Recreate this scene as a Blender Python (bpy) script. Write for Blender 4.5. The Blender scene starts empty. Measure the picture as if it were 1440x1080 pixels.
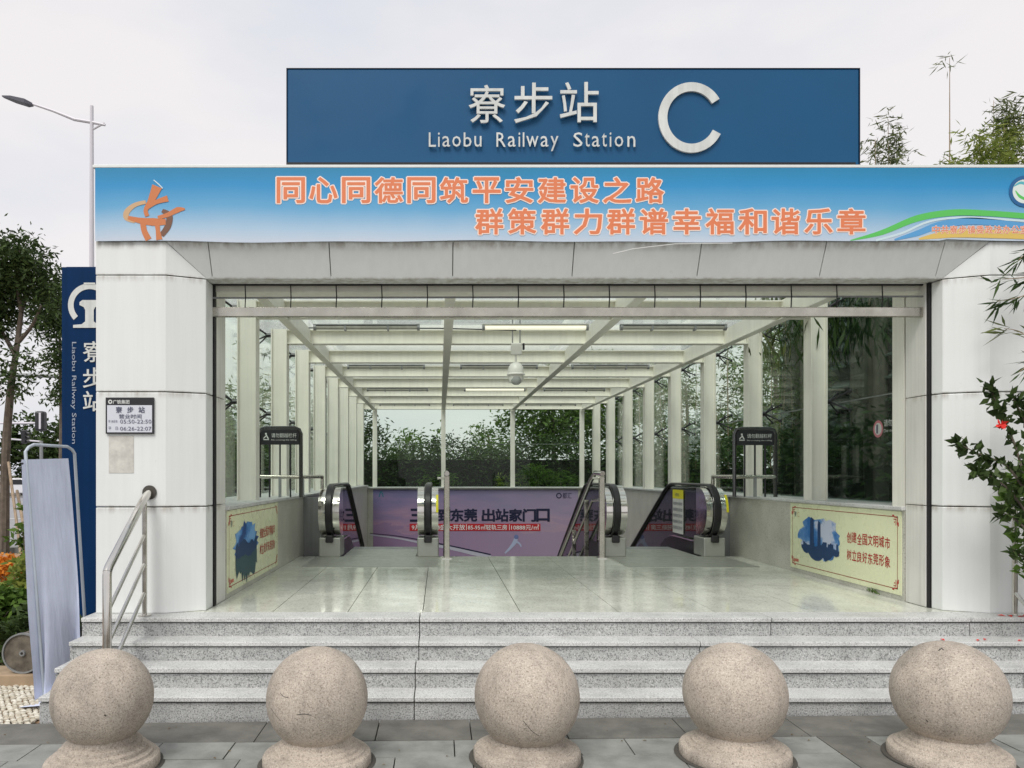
import bpy, bmesh, math, random
import numpy as np
from mathutils import Vector, Matrix
R = math.radians
SC = bpy.context.scene
COL = SC.collection

# ------------------------------------------------------------------ camera, world, sun, exposure
EYE = 1.64
CX, CY, F = 618.0, 667.0, 1080.0
cd = bpy.data.cameras.new('camera')
cam = bpy.data.objects.new('camera', cd); COL.objects.link(cam)
cam.location = (0, 0, EYE); cam.rotation_euler = (R(90), 0, 0)
cd.sensor_width = 36; cd.lens = 27.0
cd.shift_x = (720 - CX) / 1440; cd.shift_y = (CY - 540) / 1440
cd.clip_start = 0.05; cd.clip_end = 3000
SC.camera = cam

SUN_EL, SUN_AZ = R(53), R(203)          # azimuth clockwise from +Y: behind the camera, from its left
W = bpy.data.worlds.new('World'); SC.world = W; W.use_nodes = True
nt = W.node_tree; nt.nodes.clear()
o_ = nt.nodes.new('ShaderNodeOutputWorld'); bg = nt.nodes.new('ShaderNodeBackground')
sky = nt.nodes.new('ShaderNodeTexSky'); sky.sky_type = 'NISHITA'; sky.sun_disc = False
sky.sun_elevation = SUN_EL; sky.sun_rotation = SUN_AZ; sky.dust_density = 4
tc = nt.nodes.new('ShaderNodeTexCoord'); mp = nt.nodes.new('ShaderNodeMapping'); mp.inputs['Scale'].default_value = (1, 1, 2.6)
nz = nt.nodes.new('ShaderNodeTexNoise'); nz.inputs['Scale'].default_value = 1.7; nz.inputs['Detail'].default_value = 7
cr = nt.nodes.new('ShaderNodeValToRGB')
cr.color_ramp.elements[0].position = .40; cr.color_ramp.elements[0].color = (5.2, 5.35, 5.75, 1)
cr.color_ramp.elements[1].position = .58; cr.color_ramp.elements[1].color = (6.35, 6.1, 6.1, 1)
mx = nt.nodes.new('ShaderNodeMix'); mx.data_type = 'RGBA'; mx.inputs[0].default_value = .93
nt.links.new(tc.outputs['Generated'], mp.inputs[0]); nt.links.new(mp.outputs[0], nz.inputs['Vector'])
nt.links.new(nz.outputs['Fac'], cr.inputs[0]); nt.links.new(sky.outputs[0], mx.inputs[6]); nt.links.new(cr.outputs[0], mx.inputs[7])
nt.links.new(mx.outputs[2], bg.inputs[0]); bg.inputs[1].default_value = 0.1
nt.links.new(bg.outputs[0], o_.inputs[0])

sd = bpy.data.lights.new('sun', 'SUN'); sd.energy = 1.5; sd.angle = R(28); sd.color = (1, .97, .93)
sun = bpy.data.objects.new('sun', sd); COL.objects.link(sun)
sdir = Vector((math.sin(SUN_AZ) * math.cos(SUN_EL), math.cos(SUN_AZ) * math.cos(SUN_EL), math.sin(SUN_EL)))
sun.rotation_euler = sdir.to_track_quat('Z', 'Y').to_euler(); sun.location = sdir * 40
SC.view_settings.view_transform = 'Standard'; SC.view_settings.look = 'None'
SC.view_settings.exposure = 0.57; SC.view_settings.gamma = 1
SC.cycles.max_bounces = 14; SC.cycles.diffuse_bounces = 10; SC.cycles.glossy_bounces = 6; SC.cycles.transparent_max_bounces = 24

# ------------------------------------------------------------------ helpers
def S(r, g, b):
    f = lambda c: (c / 255 / 12.92) if c / 255 <= .04045 else ((c / 255 + .055) / 1.055) ** 2.4
    return (f(r), f(g), f(b), 1)

def px(x, y, D):
    "a point of the place, seen along a measured direction at a measured distance"
    return Vector(((x - CX) / F * D, D, EYE - (y - CY) / F * D))

class MB:
    def __init__(s): s.v = []; s.f = []; s.sm = []; s.mi = []
    def add(s, vs, fs, smooth=False, mi=0):
        n = len(s.v); s.v += [tuple(v) for v in vs]
        for f in fs: s.f.append([i + n for i in f]); s.sm.append(smooth); s.mi.append(mi)
        return s
    def box(s, x0, x1, y0, y1, z0, z1, mi=0):
        vs = [(x, y, z) for x in (x0, x1) for y in (y0, y1) for z in (z0, z1)]
        return s.add(vs, [(0, 1, 3, 2), (4, 6, 7, 5), (0, 4, 5, 1), (2, 3, 7, 6), (0, 2, 6, 4), (1, 5, 7, 3)], mi=mi)
    def obox(s, a, b, w, h, up=(0, 0, 1), mi=0):
        "box along a-b, w wide, h tall"
        a, b = Vector(a), Vector(b); d = (b - a).normalized(); up = Vector(up)
        sd_ = d.cross(up).normalized(); u = sd_.cross(d).normalized()
        vs = [p + sd_ * i * w / 2 + u * j * h / 2 for p in (a, b) for i, j in ((-1, -1), (1, -1), (1, 1), (-1, 1))]
        return s.add(vs, [(3, 2, 1, 0), (4, 5, 6, 7), (0, 1, 5, 4), (1, 2, 6, 5), (2, 3, 7, 6), (3, 0, 4, 7)], mi=mi)
    def tube(s, pts, r, n=10, cap=True, mi=0):
        pts = [Vector(p) for p in pts]; rr = r if isinstance(r, (list, tuple)) else [r] * len(pts)
        vs = []; prev = None
        for i, p in enumerate(pts):
            d = (pts[min(i + 1, len(pts) - 1)] - pts[max(i - 1, 0)]).normalized()
            if prev is None:
                prev = d.orthogonal().normalized()
            a = (prev - d * prev.dot(d)).normalized(); prev = a; b = d.cross(a)
            vs += [p + (a * math.cos(2 * math.pi * k / n) + b * math.sin(2 * math.pi * k / n)) * rr[i] for k in range(n)]
        fs = [(i * n + k, i * n + (k + 1) % n, (i + 1) * n + (k + 1) % n, (i + 1) * n + k) for i in range(len(pts) - 1) for k in range(n)]
        s.add(vs, fs, True, mi)
        if cap:
            m = len(s.v) - len(vs)
            s.f.append([m + k for k in reversed(range(n))]); s.sm.append(False); s.mi.append(mi)
            s.f.append([m + (len(pts) - 1) * n + k for k in range(n)]); s.sm.append(False); s.mi.append(mi)
        return s
    def lathe(s, prof, c=(0, 0, 0), n=40, axis='Z', mi=0, smooth=True):
        c = Vector(c); vs = []
        for r_, h in prof:
            for k in range(n):
                a = 2 * math.pi * k / n; x, y = r_ * math.cos(a), r_ * math.sin(a)
                vs.append(c + (Vector((x, y, h)) if axis == 'Z' else Vector((x, h, y)) if axis == 'Y' else Vector((h, x, y))))
        fs = [(i * n + k, i * n + (k + 1) % n, (i + 1) * n + (k + 1) % n, (i + 1) * n + k) for i in range(len(prof) - 1) for k in range(n)]
        return s.add(vs, fs, smooth, mi)
    def prism(s, poly, ext, mi=0, smooth=False):
        "poly: 3-D points of a flat outline, ext: vector to sweep it along"
        n = len(poly); e = Vector(ext); vs = [Vector(p) for p in poly] + [Vector(p) + e for p in poly]
        s.add(vs, [tuple(range(n))[::-1], tuple(range(n, 2 * n))], False, mi)
        m = len(s.v) - 2 * n
        for k in range(n):
            s.f.append([m + k, m + (k + 1) % n, m + n + (k + 1) % n, m + n + k]); s.sm.append(smooth); s.mi.append(mi)
        return s

def root_loc(o):
    v = Vector((0, 0, 0))
    while o is not None: v += o.location; o = o.parent
    return v

def link_mesh(name, me, mat=None, parent=None, bevel=0):
    o = bpy.data.objects.new(name, me); COL.objects.link(o)
    if mat is not None and not me.materials:
        for m in (mat if isinstance(mat, list) else [mat]): me.materials.append(m)
    if parent is not None: o.parent = parent
    if bevel:
        b = o.modifiers.new('bevel', 'BEVEL'); b.width = bevel; b.segments = 2; b.limit_method = 'ANGLE'
    return o

def obj(name, mb, mat, parent=None, bevel=0, local=False):
    off = Vector((0, 0, 0)) if (parent is None or local) else root_loc(parent)
    me = bpy.data.meshes.new(name)
    me.from_pydata([(v[0] - off.x, v[1] - off.y, v[2] - off.z) for v in mb.v], [], mb.f)
    bm = bmesh.new(); bm.from_mesh(me); bmesh.ops.recalc_face_normals(bm, faces=bm.faces); bm.to_mesh(me); bm.free()
    if any(mb.sm): me.polygons.foreach_set('use_smooth', mb.sm)
    if any(mb.sm):
        me.update(); me.set_sharp_from_angle(angle=R(38))
    if any(mb.mi): me.polygons.foreach_set('material_index', mb.mi)
    return link_mesh(name, me, mat, parent, bevel)

def tag(o, label=None, cat=None, group=None, kind=None):
    if label: o['label'] = label
    if cat: o['category'] = cat
    if group: o['group'] = group
    if kind: o['kind'] = kind
    return o

def thing(name, loc, label, cat, group=None, rz=0):
    o = bpy.data.objects.new(name, None); COL.objects.link(o); o.location = loc; o.rotation_euler = (0, 0, rz)
    o.empty_display_size = .1
    return tag(o, label, cat, group)

def copy_tree(o, parent=None):
    c = o.copy(); COL.objects.link(c)
    if parent is not None: c.parent = parent
    for ch in list(o.children): copy_tree(ch, c)
    return c

# ------------------------------------------------------------------ materials
def mat(name, col, rough=.6, metal=0, spec=.5, emit=None):
    m = bpy.data.materials.new(name); m.use_nodes = True
    b = m.node_tree.nodes['Principled BSDF']
    b.inputs['Base Color'].default_value = col if len(col) == 4 else (*col, 1)
    b.inputs['Roughness'].default_value = rough; b.inputs['Metallic'].default_value = metal
    b.inputs['Specular IOR Level'].default_value = spec
    if emit:
        b.inputs['Emission Color'].default_value = (*emit[:3], 1); b.inputs['Emission Strength'].default_value = emit[3]
    return m

def N(m, t, **kw):
    n = m.node_tree.nodes.new(t)
    for k, v in kw.items(): setattr(n, k, v)
    return n
def L(m, a, b): m.node_tree.links.new(a, b)
def pos(m, scale=(1, 1, 1)):
    g = N(m, 'ShaderNodeNewGeometry'); p = N(m, 'ShaderNodeMapping'); p.inputs['Scale'].default_value = scale
    L(m, g.outputs['Position'], p.inputs[0]); return p.outputs[0]
def noise(m, vec, scale, detail=4, rough=.55):
    n = N(m, 'ShaderNodeTexNoise'); n.inputs['Scale'].default_value = scale; n.inputs['Detail'].default_value = detail
    n.inputs['Roughness'].default_value = rough; L(m, vec, n.inputs['Vector']); return n.outputs['Fac']
def ramp(m, fac, stops):
    r = N(m, 'ShaderNodeValToRGB'); el = r.color_ramp.elements
    while len(el) < len(stops): el.new(.5)
    for e, (p, c) in zip(el, stops): e.position = p; e.color = c if len(c) == 4 else (*c, 1)
    L(m, fac, r.inputs[0]); return r.outputs[0]
def mixc(m, fac, a, b, mode='MIX'):
    x = N(m, 'ShaderNodeMix', data_type='RGBA', blend_type=mode)
    for sock, v in ((x.inputs[0], fac), (x.inputs[6], a), (x.inputs[7], b)):
        if isinstance(v, (int, float)): sock.default_value = v
        elif isinstance(v, (tuple, list)): sock.default_value = v if len(v) == 4 else (*v, 1)
        else: L(m, v, sock)
    return x.outputs[2]
def setcol(m, c): L(m, c, m.node_tree.nodes['Principled BSDF'].inputs['Base Color'])
def bump(m, h, strength=.3, dist=.01):
    b = N(m, 'ShaderNodeBump'); b.inputs['Strength'].default_value = strength; b.inputs['Distance'].default_value = dist
    L(m, h, b.inputs['Height']); L(m, b.outputs[0], m.node_tree.nodes['Principled BSDF'].inputs['Normal'])
def g1(v): return (v, v, v, 1)

def worn_stone(m):
    bs = m.node_tree.nodes['Principled BSDF'].inputs['Base Color']; src = bs.links[0].from_socket; p = pos(m)
    a_ = ramp(m, noise(m, p, 2.3, 7, .65), [(.38, g1(.70)), (.54, g1(1))]); c = mixc(m, .8, src, a_, 'MULTIPLY')
    b_ = ramp(m, noise(m, p, 16, 6, .7), [(.63, g1(1)), (.70, g1(.55))]); c = mixc(m, .7, c, b_, 'MULTIPLY')
    d_ = ramp(m, noise(m, pos(m, (1, 1, .25)), 9, 5, .6), [(.36, g1(.78)), (.52, g1(1))]); setcol(m, mixc(m, .8, c, d_, 'MULTIPLY'))
def weathered(name, col, rough=.5, metal=0, amt=.18, scale=2.0, streak=True, bmp=0, spec=.5):
    m = mat(name, col, rough, metal, spec)
    p = pos(m); a = ramp(m, noise(m, p, scale, 6), [(.3, g1(1 - amt)), (.65, g1(1))])
    c = mixc(m, 1.0, col, a, 'MULTIPLY')
    if streak:
        s_ = ramp(m, noise(m, pos(m, (9, 9, .35)), 2.2, 5), [(.35, g1(1 - amt * .9)), (.6, g1(1))])
        c = mixc(m, 1.0, c, s_, 'MULTIPLY')
    setcol(m, c)
    r_ = ramp(m, noise(m, p, scale * 3, 4), [(.3, g1(max(.02, rough - .12))), (.7, g1(min(1, rough + .12)))])
    L(m, r_, m.node_tree.nodes['Principled BSDF'].inputs['Roughness'])
    if bmp: bump(m, noise(m, p, 60, 4), bmp, .003)
    return m

def granite(name, base, dark, light, rough, amount=.5, scale=170, warm=None, bmp=.15):
    m = mat(name, base, rough)
    p = pos(m)
    n1 = noise(m, p, scale, 2, .5); n2 = noise(m, p, scale * .55, 3, .6)
    lo = .5 - .18 * amount
    c = ramp(m, n1, [(max(0, lo - .16 * (1 - amount) - .06), dark), (lo + .03, base), (.60, base), (.68, light)])
    d2 = ramp(m, n2, [(.36 + .05 * amount, g1(.35 if amount > .6 else .7)), (.45 + .04 * amount, g1(1))])
    c = mixc(m, .85, c, d2, 'MULTIPLY')
    big = ramp(m, noise(m, p, 3, 5), [(.3, g1(.8)), (.7, g1(1.0))])
    c = mixc(m, 1.0, c, big, 'MULTIPLY')
    setcol(m, c); bump(m, n1, bmp, .002)
    return m

M = {}
M['panel'] = weathered('white_cladding', (.80, .82, .80), .42, amt=.04, scale=1.3)
M['panel_in'] = weathered('inner_cladding', (.80, .79, .74), .45, amt=.14, scale=1.6)
def joint_dirt(m, zs, base):
    g = N(m, 'ShaderNodeNewGeometry'); sx = N(m, 'ShaderNodeSeparateXYZ'); L(m, g.outputs['Position'], sx.inputs[0]); cur = None
    for z in zs:
        r_ = N(m, 'ShaderNodeMapRange'); r_.interpolation_type = 'SMOOTHSTEP'; r_.inputs[1].default_value = z - .07; r_.inputs[2].default_value = z + .002; L(m, sx.outputs['Z'], r_.inputs[0])
        r2 = N(m, 'ShaderNodeMapRange'); r2.inputs[1].default_value = z + .02; r2.inputs[2].default_value = z + .0; L(m, sx.outputs['Z'], r2.inputs[0])
        mu = N(m, 'ShaderNodeMath', operation='MULTIPLY'); L(m, r_.outputs[0], mu.inputs[0]); L(m, r2.outputs[0], mu.inputs[1])
        if cur is None: cur = mu.outputs[0]
        else:
            ad = N(m, 'ShaderNodeMath', operation='ADD'); L(m, cur, ad.inputs[0]); L(m, mu.outputs[0], ad.inputs[1]); cur = ad.outputs[0]
    nz_ = ramp(m, noise(m, pos(m, (6, 6, .8)), 3, 5), [(.38, g1(0)), (.66, g1(.75))])
    mu = N(m, 'ShaderNodeMath', operation='MULTIPLY'); L(m, cur, mu.inputs[0]); L(m, nz_, mu.inputs[1])
    bs = m.node_tree.nodes['Principled BSDF'].inputs['Base Color']; src = bs.links[0].from_socket
    c = mixc(m, mu.outputs[0], src, (.36, .33, .27, 1))
    sp_ = ramp(m, noise(m, pos(m), 5.5, 8, .7), [(.66, g1(0)), (.74, g1(.35))]); setcol(m, mixc(m, sp_, c, (.50, .49, .44, 1)))
for k_ in ('panel', 'panel_in'): joint_dirt(M[k_], [EYE - .254, EYE + .641, EYE + 1.549, EYE + 1.80], None)
M['gap'] = mat('joint_dark', (.07, .065, .055), .9)
M['black'] = mat('black_line', (.008, .008, .009), .6)
M['steel'] = weathered('cream_painted_steel', (.82, .81, .72), .42, amt=.08, scale=2.5)
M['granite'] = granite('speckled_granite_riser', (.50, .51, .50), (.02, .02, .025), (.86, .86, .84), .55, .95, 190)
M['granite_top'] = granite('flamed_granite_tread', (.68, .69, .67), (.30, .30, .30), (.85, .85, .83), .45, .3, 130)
M['floor'] = granite('polished_floor_stone', (.75, .77, .68), (.58, .60, .53), (.82, .83, .75), .09, .15, 90, bmp=.0)
M['wallstone'] = granite('beige_granite_wall', (.62, .61, .53), (.42, .41, .36), (.70, .69, .61), .3, .3, 110, bmp=.05)
M['ball'] = granite('pinkish_granite_ball', (.55, .48, .40), (.24, .185, .15), (.73, .66, .57), .8, .45, 150, bmp=.5)
worn_stone(M['ball'])
L(M['floor'], ramp(M['floor'], noise(M['floor'], pos(M['floor'], (1, 2.5, 1)), 2.2, 7, .65), [(.35, g1(.05)), (.7, g1(.20))]), M['floor'].node_tree.nodes['Principled BSDF'].inputs['Roughness'])
_f = M['floor']; _src = _f.node_tree.nodes['Principled BSDF'].inputs['Base Color'].links[0].from_socket
setcol(_f, mixc(_f, 1.0, _src, ramp(_f, noise(_f, pos(_f, (2.2, .8, 1)), 6, 8, .7), [(.36, g1(.90)), (.50, g1(1))]), 'MULTIPLY'))
M['blue'] = weathered('blue_enamel_panel', (.010, .092, .215, 1), .5, amt=.08, scale=1.1, streak=False, spec=.25)
M['navy'] = weathered('navy_panel', (.001, .028, .10, 1), .5, amt=.1, spec=.12)
M['navyedge'] = mat('navy_edge', S(12, 30, 55), .5)
M['white'] = weathered('white_letter_metal', (.74, .76, .73), .35, amt=.15, scale=6, streak=True)
M['chrome'] = weathered('stainless_steel', (.68, .66, .62), .15, 1, amt=.08, scale=3, streak=False)
M['chrome2'] = weathered('brushed_steel_worn', (.56, .54, .47), .28, 1, amt=.3, scale=4, streak=False)
M['plate'] = weathered('floor_plate_steel', (.40, .41, .37), .4, .5, amt=.08, scale=5, streak=False)
M['rubber'] = mat('black_rubber', (.012, .012, .013), .35)
M['blackmetal'] = mat('black_painted_metal', (.018, .019, .022), .4)
M['darksteel'] = mat('dark_polished_steel', (.10, .10, .10), .25, .8)
M['greymetal'] = weathered('grey_metal', (.30, .31, .31), .5, .3, amt=.2)
M['lamp_off'] = weathered('unlit_lamp_plastic', (.42, .42, .36), .4, amt=.15)
M['lamp_on'] = mat('lit_tube', (.9, .9, .8), .4, emit=(1, .95, .72, .42))
M['camwhite'] = mat('camera_housing', (.72, .72, .68), .35)
M['red'] = mat('red_print', S(190, 30, 40), .5)
M['orange'] = mat('orange_print', S(228, 130, 86), .6)
M['palepink'] = mat('pale_print', S(250, 228, 214), .5)
M['yellow'] = mat('yellow_sticker', S(225, 215, 30), .5)
M['paper'] = weathered('printed_paper', (.70, .70, .66), .6, amt=.1)
M['bark'] = weathered('bark', (.17, .14, .11), .9, amt=.4, scale=9)
M['wood'] = weathered('plank_wood', (.42, .31, .20), .8, amt=.3, scale=7, streak=False)
M['asphalt'] = weathered('asphalt', (.30, .30, .31), .85, amt=.15, streak=False)
M['soil'] = weathered('soil', (.40, .26, .16), .95, amt=.4, scale=6, streak=False)
M['concrete'] = weathered('concrete', (.34, .34, .31), .85, amt=.3)

def glass(name, tint, refl=1.0, haze=0, hazecol=(.5, .55, .5), ior=1.5):
    m = bpy.data.materials.new(name); m.use_nodes = True; t = m.node_tree; t.nodes.clear()
    out = N(m, 'ShaderNodeOutputMaterial'); tr = N(m, 'ShaderNodeBsdfTransparent'); gl = N(m, 'ShaderNodeBsdfGlossy')
    tr.inputs[0].default_value = (*tint, 1); gl.inputs['Roughness'].default_value = .02; gl.inputs[0].default_value = g1(refl)
    gg = N(m, 'ShaderNodeNewGeometry'); dp = N(m, 'ShaderNodeVectorMath', operation='DOT_PRODUCT'); L(m, gg.outputs['Normal'], dp.inputs[0]); L(m, gg.outputs['Incoming'], dp.inputs[1])
    ab = N(m, 'ShaderNodeMath', operation='ABSOLUTE'); L(m, dp.outputs['Value'], ab.inputs[0])
    om = N(m, 'ShaderNodeMath', operation='SUBTRACT'); om.inputs[0].default_value = 1; L(m, ab.outputs[0], om.inputs[1])
    pw = N(m, 'ShaderNodeMath', operation='POWER'); L(m, om.outputs[0], pw.inputs[0]); pw.inputs[1].default_value = 5
    r0 = ((ior - 1) / (ior + 1)) ** 2
    fr = N(m, 'ShaderNodeMath', operation='MULTIPLY_ADD'); L(m, pw.outputs[0], fr.inputs[0]); fr.inputs[1].default_value = (1 - r0) * .8; fr.inputs[2].default_value = r0
    mx_ = N(m, 'ShaderNodeMixShader'); L(m, fr.outputs[0], mx_.inputs[0]); base = tr.outputs[0]
    if haze:
        df = N(m, 'ShaderNodeBsdfDiffuse'); df.inputs[0].default_value = (*hazecol, 1); mh = N(m, 'ShaderNodeMixShader')
        r_ = ramp(m, noise(m, pos(m, (5, 5, .8)), 2.5, 6), [(.3, g1(haze * .25)), (.7, g1(haze * 1.5))])
        L(m, r_, mh.inputs[0]); L(m, base, mh.inputs[1]); L(m, df.outputs[0], mh.inputs[2]); base = mh.outputs[0]
    L(m, base, mx_.inputs[1]); L(m, gl.outputs[0], mx_.inputs[2]); L(m, mx_.outputs[0], out.inputs[0])
    return m
M['glass'] = glass('clear_greenish_glass', (.88, .94, .89), 1, .004, ior=1.24)
M['glassdark'] = glass('tinted_wall_glass', (.62, .72, .67), 1, .008, ior=1.24)
M['roofglass'] = glass('dusty_roof_glass', (.93, .97, .94), 1, .05, (.75, .8, .76), ior=1.2)
M['escglass'] = glass('smoked_balustrade_glass', (.30, .31, .32), 1, .16, (.05, .05, .055))

def leafmat(name, c0, c1, trans=.25, rough=.5):
    m = mat(name, c0, rough, spec=.15)
    b = m.node_tree.nodes['Principled BSDF']
    g = N(m, 'ShaderNodeNewGeometry')
    c = ramp(m, g.outputs['Random Per Island'], [(0, c0), (1, c1)])
    setcol(m, c)
    tl = N(m, 'ShaderNodeBsdfTranslucent'); mx_ = N(m, 'ShaderNodeMixShader'); mx_.inputs[0].default_value = trans
    L(m, c, tl.inputs[0]); out = m.node_tree.nodes['Material Output']
    L(m, b.outputs[0], mx_.inputs[1]); L(m, tl.outputs[0], mx_.inputs[2]); L(m, mx_.outputs[0], out.inputs[0])
    return m
M['leaf'] = leafmat('leaf_dark', (.025, .045, .014), (.075, .115, .035))
M['leafmid'] = leafmat('leaf_mid', (.05, .10, .016), (.14, .24, .045), .4)
M['leafyel'] = leafmat('leaf_bright', (.11, .17, .03), (.30, .34, .08), .4)
M['bamboo'] = leafmat('bamboo_leaf', (.06, .085, .03), (.17, .20, .075), .35)
M['bamboodark'] = leafmat('bamboo_leaf_dark', (.022, .045, .014), (.06, .105, .03), .25)
M['cane'] = weathered('bamboo_cane', (.40, .30, .20), .6, amt=.3, scale=8)
M['petal'] = mat('red_petal', (.75, .03, .02), .5)
M['petalorange'] = leafmat('orange_petal', (.55, .16, .02), (.75, .32, .05), .2)

# ------------------------------------------------------------------ lettering
def _text(s, fill, bevel, extr):
    cu = bpy.data.curves.new('t', 'FONT'); cu.body = s; cu.size = 1; cu.extrude = extr; cu.bevel_depth = bevel; cu.bevel_resolution = 0
    cu.resolution_u = 2; cu.align_x = 'LEFT'; cu.fill_mode = 'FRONT' if fill == 1 else 'BOTH' if fill == 2 else 'NONE'
    if hasattr(cu, 'dimensions'): cu.dimensions = '3D' if fill == 0 else '2D'
    if fill == 1: cu.fill_mode = 'FRONT'
    if fill == 2: cu.fill_mode = 'BOTH'
    o = bpy.data.objects.new('t', cu); COL.objects.link(o)
    bpy.context.view_layer.update()
    me = bpy.data.meshes.new_from_object(o)
    bpy.data.objects.remove(o); bpy.data.curves.remove(cu)
    n = len(me.vertices); a = np.zeros(n * 3); me.vertices.foreach_get('co', a)
    fs = [tuple(p.vertices) for p in me.polygons]; bpy.data.meshes.remove(me)
    return a.reshape(-1, 3), fs
def text_mesh(s, bold=0.0, extr=0.0):
    """filled glyphs; bold widens them by stroking their outline (z in -extr..extr)"""
    a, fs = _text(s, 2 if extr else 1, 0, extr)
    if bold:
        cyc = _outlines(a, fs) if not extr else None
        if extr:
            a2, f2 = _text(s, 1, 0, 0); cyc = _outlines(a2, f2)
        V = [tuple(v) for v in a]; F = list(fs); stroke_no = 0
        for poly in cyc:
            stroke_no += 1
            for i in (stroke_no % 60,):
                p, q = poly[0], poly[1]; d = q - p; l = math.hypot(*d)
                if l < 1e-7: continue
                d = d / l; nn = np.array((-d[1], d[0])) * bold; e = d * bold * .55
                z = extr - .0006 - i * .0003 if extr else .00003 + i * .000008
                c4 = (p - e + nn, q + e + nn, q + e - nn, p - e - nn); m = len(V)
                V += [(c[0], c[1], z) for c in c4]; F.append((m, m + 3, m + 2, m + 1))
                if extr:
                    V += [(c[0], c[1], -extr) for c in c4]
                    F += [(m, m + 1, m + 5, m + 4), (m + 1, m + 2, m + 6, m + 5), (m + 2, m + 3, m + 7, m + 6), (m + 3, m, m + 4, m + 7)]
        a = np.array(V); fs = F
    me = bpy.data.meshes.new('t'); me.from_pydata([tuple(v) for v in a], [], fs)
    return me, a
def _outlines(a, fs):
    key = {}; idm = []
    for i, v in enumerate(a):
        k = (round(v[0], 5), round(v[1], 5)); idm.append(key.setdefault(k, i))
    cnt = {}
    for f in fs:
        for i in range(len(f)):
            e = (idm[f[i]], idm[f[(i + 1) % len(f)]]); 
            if e[0] == e[1]: continue
            k = (min(e), max(e)); cnt[k] = cnt.get(k, 0) + 1
    segs = [k for k, c in cnt.items() if c == 1]
    return [np.array([a[i][:2], a[j][:2]]) for i, j in segs]
_bounds = {}
def tbounds(s):
    if s not in _bounds:
        me, a = text_mesh(s); _bounds[s] = (a[:, 0].min(), a[:, 0].max(), a[:, 1].min(), a[:, 1].max()); bpy.data.meshes.remove(me)
    return _bounds[s]

def lettering(name, s, O, U, V, w, h, m, parent, bold=0.0, depth=0.0, lift=.002, N_=None):
    """letters filling the w x h rectangle whose lower-left corner is O, along U and V"""
    O, U, V = Vector(O), Vector(U).normalized(), Vector(V).normalized(); Nn = U.cross(V)
    x0, x1, y0, y1 = tbounds(s); sx, sy = w / (x1 - x0), h / (y1 - y0)
    me, a = text_mesh(s, bold, 0.5 if depth else 0)
    z = (a[:, 2] + .5) * depth if depth else a[:, 2]
    P = (np.array(O)[None] + np.outer((a[:, 0] - x0) * sx, np.array(U)) + np.outer((a[:, 1] - y0) * sy, np.array(V))
         + np.outer(z + lift, np.array(Nn)))
    P -= np.array(root_loc(parent)) if parent is not None else 0
    me.vertices.foreach_set('co', P.ravel()); me.update(); me.materials.clear()
    return link_mesh(name, me, m, parent)

UX, UZ = Vector((1, 0, 0)), Vector((0, 0, 1))
def front_text(name, s, x0, y0, x1, y1, D, m, parent, **k):
    a = px(x0, y1, D); b = px(x1, y0, D)
    return lettering(name, s, a, UX, UZ, b.x - a.x, b.z - a.z, m, parent, **k)

def strip(mb, pts, ws, mi=0):
    "flat ribbon through 2-D points, in a callable's plane"
    P = [Vector(p) for p in pts]; n = len(P); out = []
    for i in range(n):
        d = (P[min(i + 1, n - 1)] - P[max(i - 1, 0)]).normalized(); q = Vector((-d.y, d.x)) * (ws[i] if isinstance(ws, (list, tuple)) else ws) / 2
        out += [P[i] + q, P[i] - q]
    return out, [(2 * i, 2 * i + 1, 2 * i + 3, 2 * i + 2) for i in range(n - 1)]

def smooth_pts(pts, n=6):
    P = [Vector(p) for p in pts]; out = []
    for i in range(len(P) - 1):
        p0, p1, p2, p3 = P[max(i - 1, 0)], P[i], P[i + 1], P[min(i + 2, len(P) - 1)]
        for k in range(n):
            t = k / n
            out.append(.5 * ((2 * p1) + (p2 - p0) * t + (2 * p0 - 5 * p1 + 4 * p2 - p3) * t * t + (3 * p1 - p0 - 3 * p2 + p3) * t ** 3))
    out.append(P[-1]); return out

for _k, _sc, _lo in (('granite_top', 4.5, .86), ('granite', 4.0, .80)):
    _m = M[_k]; _s = _m.node_tree.nodes['Principled BSDF'].inputs['Base Color'].links[0].from_socket
    setcol(_m, mixc(_m, 1.0, _s, ramp(_m, noise(_m, pos(_m, (1, 1.5, 1.5)), _sc, 8, .68), [(.34, g1(_lo)), (.54, g1(1))]), 'MULTIPLY'))
# ------------------------------------------------------------------ ground
FL = .56                                     # level of the landing floor
def gz(x): return .010 * (max(-3.2, min(x, 5.0)) - .4)      # the pavement rises a little to one side
rng = random.Random(5)
M['paver'] = weathered('slate_paver', (.30, .307, .285), .5, amt=.38, scale=5.5, streak=False, bmp=.35)
M['paverdark'] = weathered('dark_slate_paver', (.175, .17, .15), .6, amt=.4, scale=5, streak=False, bmp=.35)
M['ground'] = weathered('rough_ground', (.16, .15, .12), .9, amt=.3, scale=.6, streak=False)
mb = MB()
for x0_, x1_, y0_, y1_ in ((-900, 900, -60, 10.1), (-900, -2.3, 10.1, 20), (4.3, 900, 10.1, 20), (-900, 900, 20, 1200)):
    mb.add([(x0_, y0_, -.16), (x1_, y0_, -.16), (x1_, y1_, -.16), (x0_, y1_, -.16)], [(0, 1, 2, 3)])
obj('ground', mb, M['ground'])['kind'] = 'structure'
mb = MB()
mb.add([(-3.15, -6, gz(-3.15) - .035), (9, -6, gz(9) - .035), (9, 5.2, gz(9) - .035), (-3.15, 5.2, gz(-3.15) - .035),
        (-9, -6, gz(-9) - .035), (-9, 5.2, gz(-9) - .035)], [(0, 1, 2, 3), (4, 0, 3, 5)])
pavement = obj('pavement', mb, mat('joint_sand', (.11, .105, .09), .95)); pavement['kind'] = 'structure'
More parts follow.
